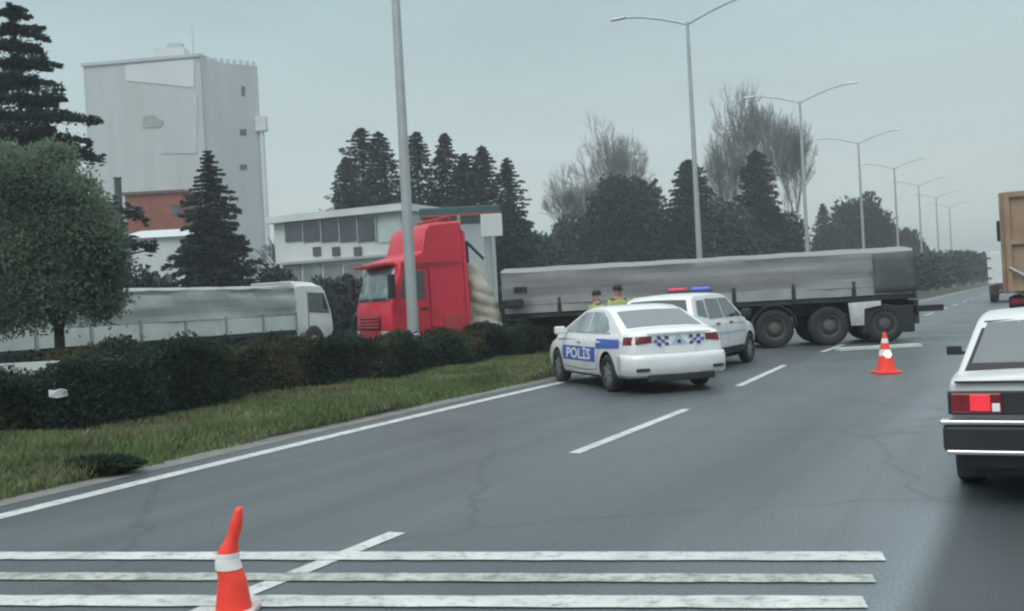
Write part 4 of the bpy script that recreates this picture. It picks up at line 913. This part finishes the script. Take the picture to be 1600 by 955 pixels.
for sg_ in (-1, 1):
    X = sg_ * hwc
    MB().slab([(X, yF + .28, 1.86), (X, yF + .98, 1.80), (X, yF + .98, 2.52), (X, yF + .42, 2.52)][::sg_], (sg_, 0, 0), .012).build('side_window', M['glass'], cab)
    for a, c in (((yF + .2, .80), (yF + 1.12, .80)), ((yF + 1.12, .80), (yF + 1.12, 2.62)), ((yF + 1.12, 2.62), (yF + .38, 2.62))):
        MB().tube((X * 1.003, a[0], a[1]), (X * 1.003, c[0], c[1]), .012, n=4).build('door_seam', M['black'], cab)
    MB().box((X * 1.008, (yF + yK) / 2 + .15, 2.74), (.03, 1.75, .05)).build('roof_seam', M['redplastic'], cab)
    dh = MB().box((X * 1.01, yF + .95, 1.55), (.04, .18, .06)).build('door_handle', M['black'], cab)
    MB().box((X + sg_ * .20, yF - .02, 2.15), (.22, .14, .62)).box((X + sg_ * .08, yF + .05, 2.42), (.25, .04, .04)).build('wing_mirror', M['black'], cab, bevel=.03)
    MB().box((X * 1.01, yK - .42, 1.1), (.03, .5, .5)).build('locker_door', M['redplastic'], cab)
    MB().box((X * .97, yF + .45, .50), (.2, .55, .08)).box((X * .97, yF + .45, .28), (.2, .5, .05)).build('step', M['black'], cab)
    MB().slab([(X, yK + .01, 1.1), (X, yK + .12, 1.1), (X * .93, yK + .10, 3.5), (X * .93, yK + .01, 3.6)][::sg_], (-sg_, 0, 0), .04).build('side_fairing', M['red'], cab)
for k in range(5): MB().box((-.7 + k * .35, yF + 1.8, 3.88), (.08, .08, .1)).build('roof_lamp', M['redplastic'], cab)
MB().tube((-1.0, yF + 1.9, 3.94), (1.0, yF + 1.9, 3.94), .035).tube((-1, yF + 1.9, 3.75), (-1, yF + 1.9, 3.94), .03).tube((1, yF + 1.9, 3.75), (1, yF + 1.9, 3.94), .03).build('roof_rail', M['redplastic'], cab)
MB().box((0, 1.2, .7), (.9, 4.2, .26)).build('chassis_frame', M['chassis'], cab)
MB().tube((.95, 1.3, .62), (.95, 2.1, .62), .3, .3, 14).build('fuel_tank', M['steel'], cab)
for y in (yF + .75 - .1, 2.75):
    for sg_ in (-1, 1): wheel(cab, (sg_ * 1.03, y, .52), wt_, sg_)

# ------------------------------------------------------------------ left lorry with pale tarpaulin
tl_t = -24.2
pA, pB = RP(6, tl_t), RP(0, 0)
def s_at(px, t_):                               # s along the road where a column meets an offset line
    r = ray(px, 480); lat = r.x / r.y; d_ = t_ / (lat * CS - SN); return toST((lat * d_, d_))[0]
sE = s_at(462, tl_t); L2 = 14.5
trl = thing('tarpaulin_lorry', RP(sE - L2, tl_t - 1.25), R(90) - RD, 'long lorry with a pale greenish tarpaulin and white cab beyond the hedge on the left', 'lorry')
ta = tarp_cover(trl, L2, 1.55, 2.62, 1.24, M['greentarp'], 1.8, .05)
for k in range(8):
    a = L2 * k / 8
    for sy in (-1, 1): MB().box((a + L2 / 16, sy * 1.255, 1.27), (L2 / 8 - .12, .05, .52)).build('side_board', M['paleboard'], trl, bevel=.008)
for k in range(9):
    for sy in (-1, 1): MB().box((min(max(L2 * k / 8, .04), L2 - .04), sy * 1.27, 1.30), (.08, .08, .66)).build('side_post', M['board'], trl)
MB().box((L2 / 2, 0, .93), (L2, 2.44, .12)).build('deck_frame', M['chassis'], trl)
for sy in (-.45, .45): MB().box((L2 / 2 + .5, sy, .72), (L2 + 1.6, .14, .28)).build('chassis_rail', M['chassis'], trl)
for a in (1.6, 2.95, 4.3, L2 - 2.2):
    for sy in (-1, 1): wheel(trl, (a, sy * 1.03, .5), wt_, -1).rotation_euler = (0, 0, sy * math.pi / 2)
for sy in (-1, 1): MB().box((7.6, sy * 1.2, .62), (3.2, .05, .36)).build('side_guard', M['whitewall'], trl)
x0 = L2 + .12; b = MB()
pc = [(x0, .55), (x0 + 1.0, .55), (x0 + 2.15, .60), (x0 + 2.22, 1.0), (x0 + 2.15, 1.55), (x0 + 1.80, 2.40), (x0 + 1.55, 2.60), (x0 + .4, 2.64), (x0, 2.60)]
rows = [[(x - (.1 if abs(y_) > 1.1 and x > x0 + 1.4 else 0), y_, z) for x, z in pc] for y_ in (-1.16, -1.1, 0, 1.1, 1.16)]
b.grid(rows, True); b.face(rows[0]); b.face(rows[-1]); cc = b.build('cab_shell', M['truckwhite'], trl, smooth=True, bevel=.04); cc.data.set_sharp_from_angle(angle=R(35))
for sy in (-1, 1):
    MB().slab([(x0 + .75, sy * 1.165, 1.62), (x0 + 1.95, sy * 1.165, 1.55), (x0 + 1.66, sy * 1.165, 2.32), (x0 + .75, sy * 1.165, 2.36)], (0, sy, 0), .012).build('side_window', M['glass'], trl)
    b = MB(); rows = []
    for i in range(9):
        a = math.pi * i / 8; rows.append([(x0 + .95 + .62 * math.cos(a), sy * (1.17), .5 + .62 * math.sin(a)), (x0 + .95 + .52 * math.cos(a), sy * (1.2), .5 + .52 * math.sin(a))])
    b.grid(rows).build('wheel_arch', M['black'], trl).modifiers.new('solid', 'SOLIDIFY').thickness = .03
    wheel(trl, (x0 + .95, sy * 1.05, .5), wt_, -1).rotation_euler = (0, 0, sy * math.pi / 2)
    MB().box((x0 + 2.05, sy * 1.4, 1.95), (.12, .2, .5)).box((x0 + 2.0, sy * 1.22, 2.2), (.04, .3, .04)).build('wing_mirror', M['black'], trl, bevel=.02)
    MB().tube((x0 + .7, sy * 1.17, .7), (x0 + .7, sy * 1.17, 2.4), .012, n=4).build('door_seam', M['black'], trl)
MB().slab([(x0 + 2.16, -1.0, 1.62), (x0 + 2.16, 1.0, 1.62), (x0 + 1.84, 1.0, 2.42), (x0 + 1.84, -1.0, 2.42)], (1, 0, .3), .02).build('windscreen', M['glass'], trl)
MB().hexa([(x0 + .1, -1.05, 2.62), (x0 + 1.6, -1.05, 2.58), (x0 + 1.6, 1.05, 2.58), (x0 + .1, 1.05, 2.62), (x0 + .0, -.95, 2.80), (x0 + 1.3, -.9, 2.74), (x0 + 1.3, .9, 2.74), (x0 + .0, .95, 2.80)]).build('roof_spoiler', M['truckwhite'], trl, bevel=.04)

# pale bits caught in the hedge: a low white panel and a scrap
q = P(46, 578, 14.6); o = MB().box((0, 0, 0), (.95, .05, .22), 0).tube((-.35, 0, -.9), (-.35, 0, 0), .02).tube((.35, 0, -.9), (.35, 0, 0), .02).build('low_board', M['whitewall'], loc=q); tag(o, 'low white board standing in the dark hedge at the left edge', 'board')
q = P(90, 614, 13.8); o = MB().slab([(-.12, 0, -.05), (-.02, .01, -.07), (.12, .03, -.05), (.13, -.03, .03), (.03, 0, .05), (-.06, .01, .03), (-.13, .02, .04)], (0, 1, .2), .02).build('white_scrap', M['whitewall'], loc=q); tag(o, 'crumpled white scrap caught in the hedge below the white board', 'litter')
q = G(158, 742); root = thing('dark_tussock', (q.x, q.y, .0), 0, 'dark low tussock on the grass beside the edge line', 'plant')
p, d = leaf_cloud((0, 0, .1), (.46, .30, .08), 2600, .1); d[:, 2] = abs(d[:, 2]) * .5 + .1
link('leaves', cards_mesh('leaves', p, d, .10 + .1 * rng.random(2600), .02 + .02 * rng.random(2600), M['hedge']), root)

# ------------------------------------------------------------------ tipper lorry and white box lorry ahead on the right
def lorry_rear(loc, label, bodym, cabm, hb, wd, Lb, name, ribs=True, zb=1.15):
    root = thing(name, loc, -R(27.5), label, 'lorry'); hw_ = wd / 2
    b = MB().hexa([(-hw_ * .97, 0, zb), (hw_ * .97, 0, zb), (hw_ * .97, Lb, zb), (-hw_ * .97, Lb, zb), (-hw_, 0, hb), (hw_, 0, hb), (hw_, Lb, hb), (-hw_, Lb, hb)]); b.build('cargo_body', bodym, root, bevel=.03)
    if ribs:
        for k in range(5):
            for sg_ in (-1, 1): MB().box((sg_ * (hw_ + .035), .25 + k * (Lb - .5) / 4, (zb + hb) / 2), (.09, .12, hb - zb)).build('side_rib', bodym, root)
        for x in (-hw_ + .12, -.4, .4, hw_ - .12): MB().box((x, -.05, (zb + hb) / 2), (.12, .1, hb - zb - .02)).build('tailgate_rib', bodym, root)
        for z in (zb + .1, (zb + hb) / 2, hb - .08): MB().box((0, -.048, z), (wd - .1, .085, .14)).build('tailgate_rail', bodym, root)
        MB().tube((-hw_ + .1, -.12, hb - .75 * (hb - zb)), (-.2, -.12, zb + .05), .04).build('tailgate_brace', M['chrome'], root)
    else:
        MB().box((0, -.02, (zb + hb) / 2), (.03, .04, hb - zb - .1)).build('door_seam', M['black'], root)
        for z in (zb + .35, (zb + hb) / 2, hb - .35):
            for sg_ in (-1, 1): MB().box((sg_ * (hw_ - .12), -.03, z), (.22, .05, .06)).build('hinge', M['chassis'], root)
    for sg_ in (-1, 1):
        MB().box((sg_ * .4, Lb / 2 + .6, .85), (.12, Lb + 1.6, .3)).build('chassis_rail', M['chassis'], root)
        MB().box((sg_ * (hw_ - .3), -.06, .92), (.4, .06, .14)).build('tail_light', M['tail'], root)
        MB().box((sg_ * (hw_ - .32), .35, .72), (.55, .03, .62)).build('mud_flap', M['black'], root)
        for y in (.95, 2.3, Lb + .9): wheel(root, (sg_ * (hw_ - .2), y, .52), wt_, sg_)
        MB().box((sg_ * (hw_ + .16), Lb + 1.3, 2.35), (.24, .16, .75)).box((sg_ * (hw_ + .02), Lb + 1.3, 2.6), (.3, .05, .05)).build('wing_mirror', M['black'], root, bevel=.02)
    MB().box((0, .0, .62), (wd - .3, .1, .14)).build('underrun_bar', M['chassis'], root)
    MB().hexa([(-hw_ + .05, Lb + .15, .7), (hw_ - .05, Lb + .15, .7), (hw_ - .05, Lb + 2.1, .7), (-hw_ + .05, Lb + 2.1, .7), (-hw_ + .1, Lb + .15, 2.95), (hw_ - .1, Lb + .15, 2.95), (hw_ - .1, Lb + 1.7, 2.9), (-hw_ + .1, Lb + 1.7, 2.9)]).build('cab_shell', cabm, root, bevel=.06)
    return root
pr = P(1573, 470, 27); tipp = lorry_rear((pr.x + 1.25 * CS, pr.y - 1.25 * SN, 0), 'tan tipper lorry with ribbed body ahead of the white saloon', M['tan'], M['truckwhite'], P(1580, 300, 27).z, 2.5, 5.2, 'tipper_lorry')
MB().box((-1.42, 4.2, 2.95), (.26, .2, .62)).box((-1.3, 4.2, 3.2), (.25, .05, .05)).build('high_mirror', M['black'], tipp, bevel=.02)
pr = P(1545, 470, 62); lorry_rear((pr.x + 1.2 * CS, pr.y - 1.2 * SN, 0), 'distant white box lorry half hidden left of the tan tipper', M['truckwhite'], M['truckwhite'], P(1550, 394, 62).z, 2.4, 5.0, 'box_lorry', ribs=False)

# ------------------------------------------------------------------ traffic cones
def cone(loc, label, H=.70, bend=0, lean=(0, 0), rz=0, lamp_=False, rb=.15):
    root = thing('traffic_cone', loc, rz, label, 'traffic cone', 'orange red traffic cones on the road')
    MB().box((0, 0, .02), (rb * 2.5, rb * 2.5, .04)).build('base', M['conebase'] if bend else M['cone'], root, bevel=.012)
    def sec(v0, v1, m_, nm, grow=0.0):
        rows = []
        for i in range(25):
            v = v0 + (v1 - v0) * i / 24; r = (rb - (rb - .022) * v) + grow; k = max(0, v - .45)
            cx = bend * (k ** 1.35) * 1.1 - (bend * .18 * math.sin(max(0, min(1, (v - .3) / .45)) * math.pi)); 
            if bend and v > .5: r *= .92 - .10 * math.sin(v * 20)
            rows.append([(cx + r * math.cos(a), r * math.sin(a) + lean[1] * v, .04 + (H - .04) * v) for a in [2 * math.pi * j / 24 for j in range(24)]])
        b_ = MB().grid(rows, True)
        if v1 >= 1: b_.face(rows[-1])
        return b_.build(nm, m_, root, smooth=True)
    sec(0, 1, M['cone'], 'cone_body'); sec(.40, .56, M['coneband'], 'reflective_band', .005)
    if lamp_:
        sec(.72, .84, M['coneband'], 'reflective_band', .003)
        MB().lathe([(0, -.045), (.045, -.03), (.06, 0), (.045, .03), (0, .045)], 14).build('warning_lamp', M['lamp_lit'], root, smooth=True, loc=(0, -rb * .62 - .01, H * .46)).rotation_euler = (R(75), 0, 0)
    return root
q = G(1385, 583); cone(q, 'distant orange cone with a glowing lamp in front of the trailer tail', .72, lamp_=True, rb=.17)
q = G(366, 962); cone(q, 'near orange cone with a bent tip on the striped road', .58, bend=.12, rb=.096)

# ------------------------------------------------------------------ people behind the saloon
def person(loc, rz, label, top, head_turn=0, arm=(.0, .0), Hh=1.74, cap=False):
    root = thing('person', loc, rz, label, 'person'); k = Hh / 1.74
    V, E, Rr = [], [], []
    def ad(p, r, par=None):
        V.append(tuple(c * k for c in p)); Rr.append(r * k); i = len(V) - 1
        if par is not None: E.append((par, i))
        return i
    pel = ad((0, 0, .93), .15); ab = ad((0, 0, 1.08), .14, pel); ch = ad((0, .0, 1.28), .16, ab); sh_ = ad((0, 0, 1.42), .12, ch); nk = ad((0, 0, 1.49), .055, sh_); h0 = ad((0, .01, 1.56), .075, nk); h1 = ad((0, .015, 1.65), .09, h0); ad((0, .01, 1.71), .06, h1)
    for sg_ in (-1, 1):
        a = ad((sg_ * .10, 0, .86), .10, pel); kn = ad((sg_ * .11, .01, .48), .062, a); an = ad((sg_ * .12, -.01, .09), .045, kn); ft = ad((sg_ * .13, .08, .035), .042, an); ad((sg_ * .135, .16, .03), .035, ft)
        s_ = ad((sg_ * .19, 0, 1.40), .068, sh_); el = ad((sg_ * .26, .0 + arm[0] * .3, 1.13), .046, s_); wr_ = ad((sg_ * .25, .08 + arm[0], .89 + arm[1]), .030, el); pl = ad((sg_ * .245, .10 + arm[0], .82 + arm[1]), .030, wr_)
        for j in range(4): 
            f = ad((sg_ * (.235 + .004 * j), .075 + .02 * j + arm[0], .76 + arm[1]), .0095, pl); ad((sg_ * (.225 + .004 * j), .078 + .02 * j + arm[0], (.715, .70, .70, .715)[j] + arm[1]), .008, f)
        f = ad((sg_ * .22, .135 + arm[0], .80 + arm[1]), .011, pl); ad((sg_ * .21, .15 + arm[0], .765 + arm[1]), .009, f)
    me = bpy.data.meshes.new('body'); me.from_pydata(V, E, []); o = link('body', me, root)
    sk = o.modifiers.new('skin', 'SKIN'); sk.use_smooth_shade = True
    for v, r in zip(me.skin_vertices[0].data if me.skin_vertices else [], Rr): v.radius = (r, r)
    if not me.skin_vertices:
        bm = bmesh.new(); bm.from_mesh(me); ly = bm.verts.layers.skin.verify(); bm.verts.ensure_lookup_table()
        for v, r in zip(bm.verts, Rr): v[ly].radius = (r, r)
        bm.verts[0][ly].use_root = True; bm.to_mesh(me); bm.free()
    sb = o.modifiers.new('sub', 'SUBSURF'); sb.levels = 1; sb.render_levels = 2
    kp = root.location.copy(), root.rotation_euler.copy(); root.location = (0, 0, 0); root.rotation_euler = (0, 0, 0)
    m2 = evaluated(o); root.location, root.rotation_euler = kp; o.modifiers.clear(); o.data = m2; m2.name = 'body'
    m2.materials.clear()
    for x in (M['skin'], M['uniform'], M['black']): m2.materials.append(x)
    for p_ in m2.polygons:
        c = p_.center / k; p_.use_smooth = True
        p_.material_index = 2 if c.z < .09 else (1 if c.z < 1.47 and not (abs(c.x) > .19 and c.z < .86 + arm[1]) else 0)
    # vest: the torso surface pushed out a little
    vs = MB(); rows = []
    for z, a, b_ in ((.86, .165, .125), (1.0, .17, .125), (1.15, .185, .13), (1.3, .20, .135), (1.4, .20, .12), (1.455, .12, .09)):
        rows.append([(a * k * math.cos(q) * (1.12), b_ * k * math.sin(q) * 1.12, z * k) for q in [2 * math.pi * j / 18 for j in range(18)]])
    vs.grid(rows, True); vs.build('jacket', top, root, smooth=True)
    for sg_ in (-1, 1): MB().tube((sg_ * .165 * k, 0, 1.415 * k), (sg_ * .265 * k, arm[0] * .28, 1.14 * k), .078 * k, .06 * k, 12).tube((sg_ * .265 * k, arm[0] * .28, 1.15 * k), (sg_ * .252 * k, .075 + arm[0] * .95, (.93 + arm[1]) * k), .06 * k, .044 * k, 12).build('sleeve', top, root, smooth=True)
    hh_ = MB().lathe([(.101, -.02), (.104, .03), (.092, .075), (.05, .105), (0, .112)], 16, c=(0, -.012, 1.665)); hh_.v = [(x * k, y * k, z * k) for x, y, z in hh_.v]
    if cap: hh_.box((0, .12 * k, 1.665 * k), (.14 * k, .09 * k, .014 * k))
    hh_.build('cap' if cap else 'hair', M['hair'], root, smooth=True)
    fc = MB(); 
    fc.hexa([(-.014, .085, 1.585), (.014, .085, 1.585), (.008, .12, 1.59), (-.008, .12, 1.59), (-.008, .085, 1.64), (.008, .085, 1.64), (.004, .10, 1.635), (-.004, .10, 1.635)])
    fc.v = [(x * k, y * k, z * k) for x, y, z in fc.v]; fc.build('nose', M['skin'], root, bevel=.004)
    for sg_ in (-1, 1):
        MB().box((sg_ * .032 * k, .095 * k, 1.635 * k), (.022 * k, .012 * k, .010 * k)).build('eye', M['black'], root); MB().box((sg_ * .088 * k, .0, 1.615 * k), (.02 * k, .035 * k, .055 * k)).build('ear', M['skin'], root, bevel=.006)
    MB().box((0, .093 * k, 1.555 * k), (.045 * k, .01 * k, .009 * k)).build('mouth', M['redplastic'], root)
    for z in (1.02, 1.18): MB().lathe([(.17 * 1.19 * k, -.02), (.175 * 1.19 * k, .02)], 18, c=(0, 0, z * k)).build('reflective_stripe', M['coneband'], root, smooth=True).scale = (1, .74, 1)
    return root
person(gp(966, 23.4), R(200), 'person in a yellow green vest with a dark cap behind the police saloon', M['vest'], cap=True, Hh=1.84, arm=(.05, .03))
person(gp(932, 22.6), R(120), 'person in a yellow green vest with dark hair and turned head, nearer the verge', M['vest'], Hh=1.74, arm=(.15, .15))

# ------------------------------------------------------------------ damp air
hz = bpy.data.materials.new('haze'); hz.use_nodes = True; t = hz.node_tree; t.nodes.clear()
o_ = t.nodes.new('ShaderNodeOutputMaterial'); v_ = t.nodes.new('ShaderNodeVolumePrincipled'); v_.inputs['Density'].default_value = .0014; v_.inputs['Color'].default_value = (.93, .985, 1.0, 1); v_.inputs['Anisotropy'].default_value = .3
t.links.new(v_.outputs[0], o_.inputs['Volume'])
tag(MB().box((0, 0, 24), (3010, 3010, 50.5)).build('haze', hz), kind='stuff')
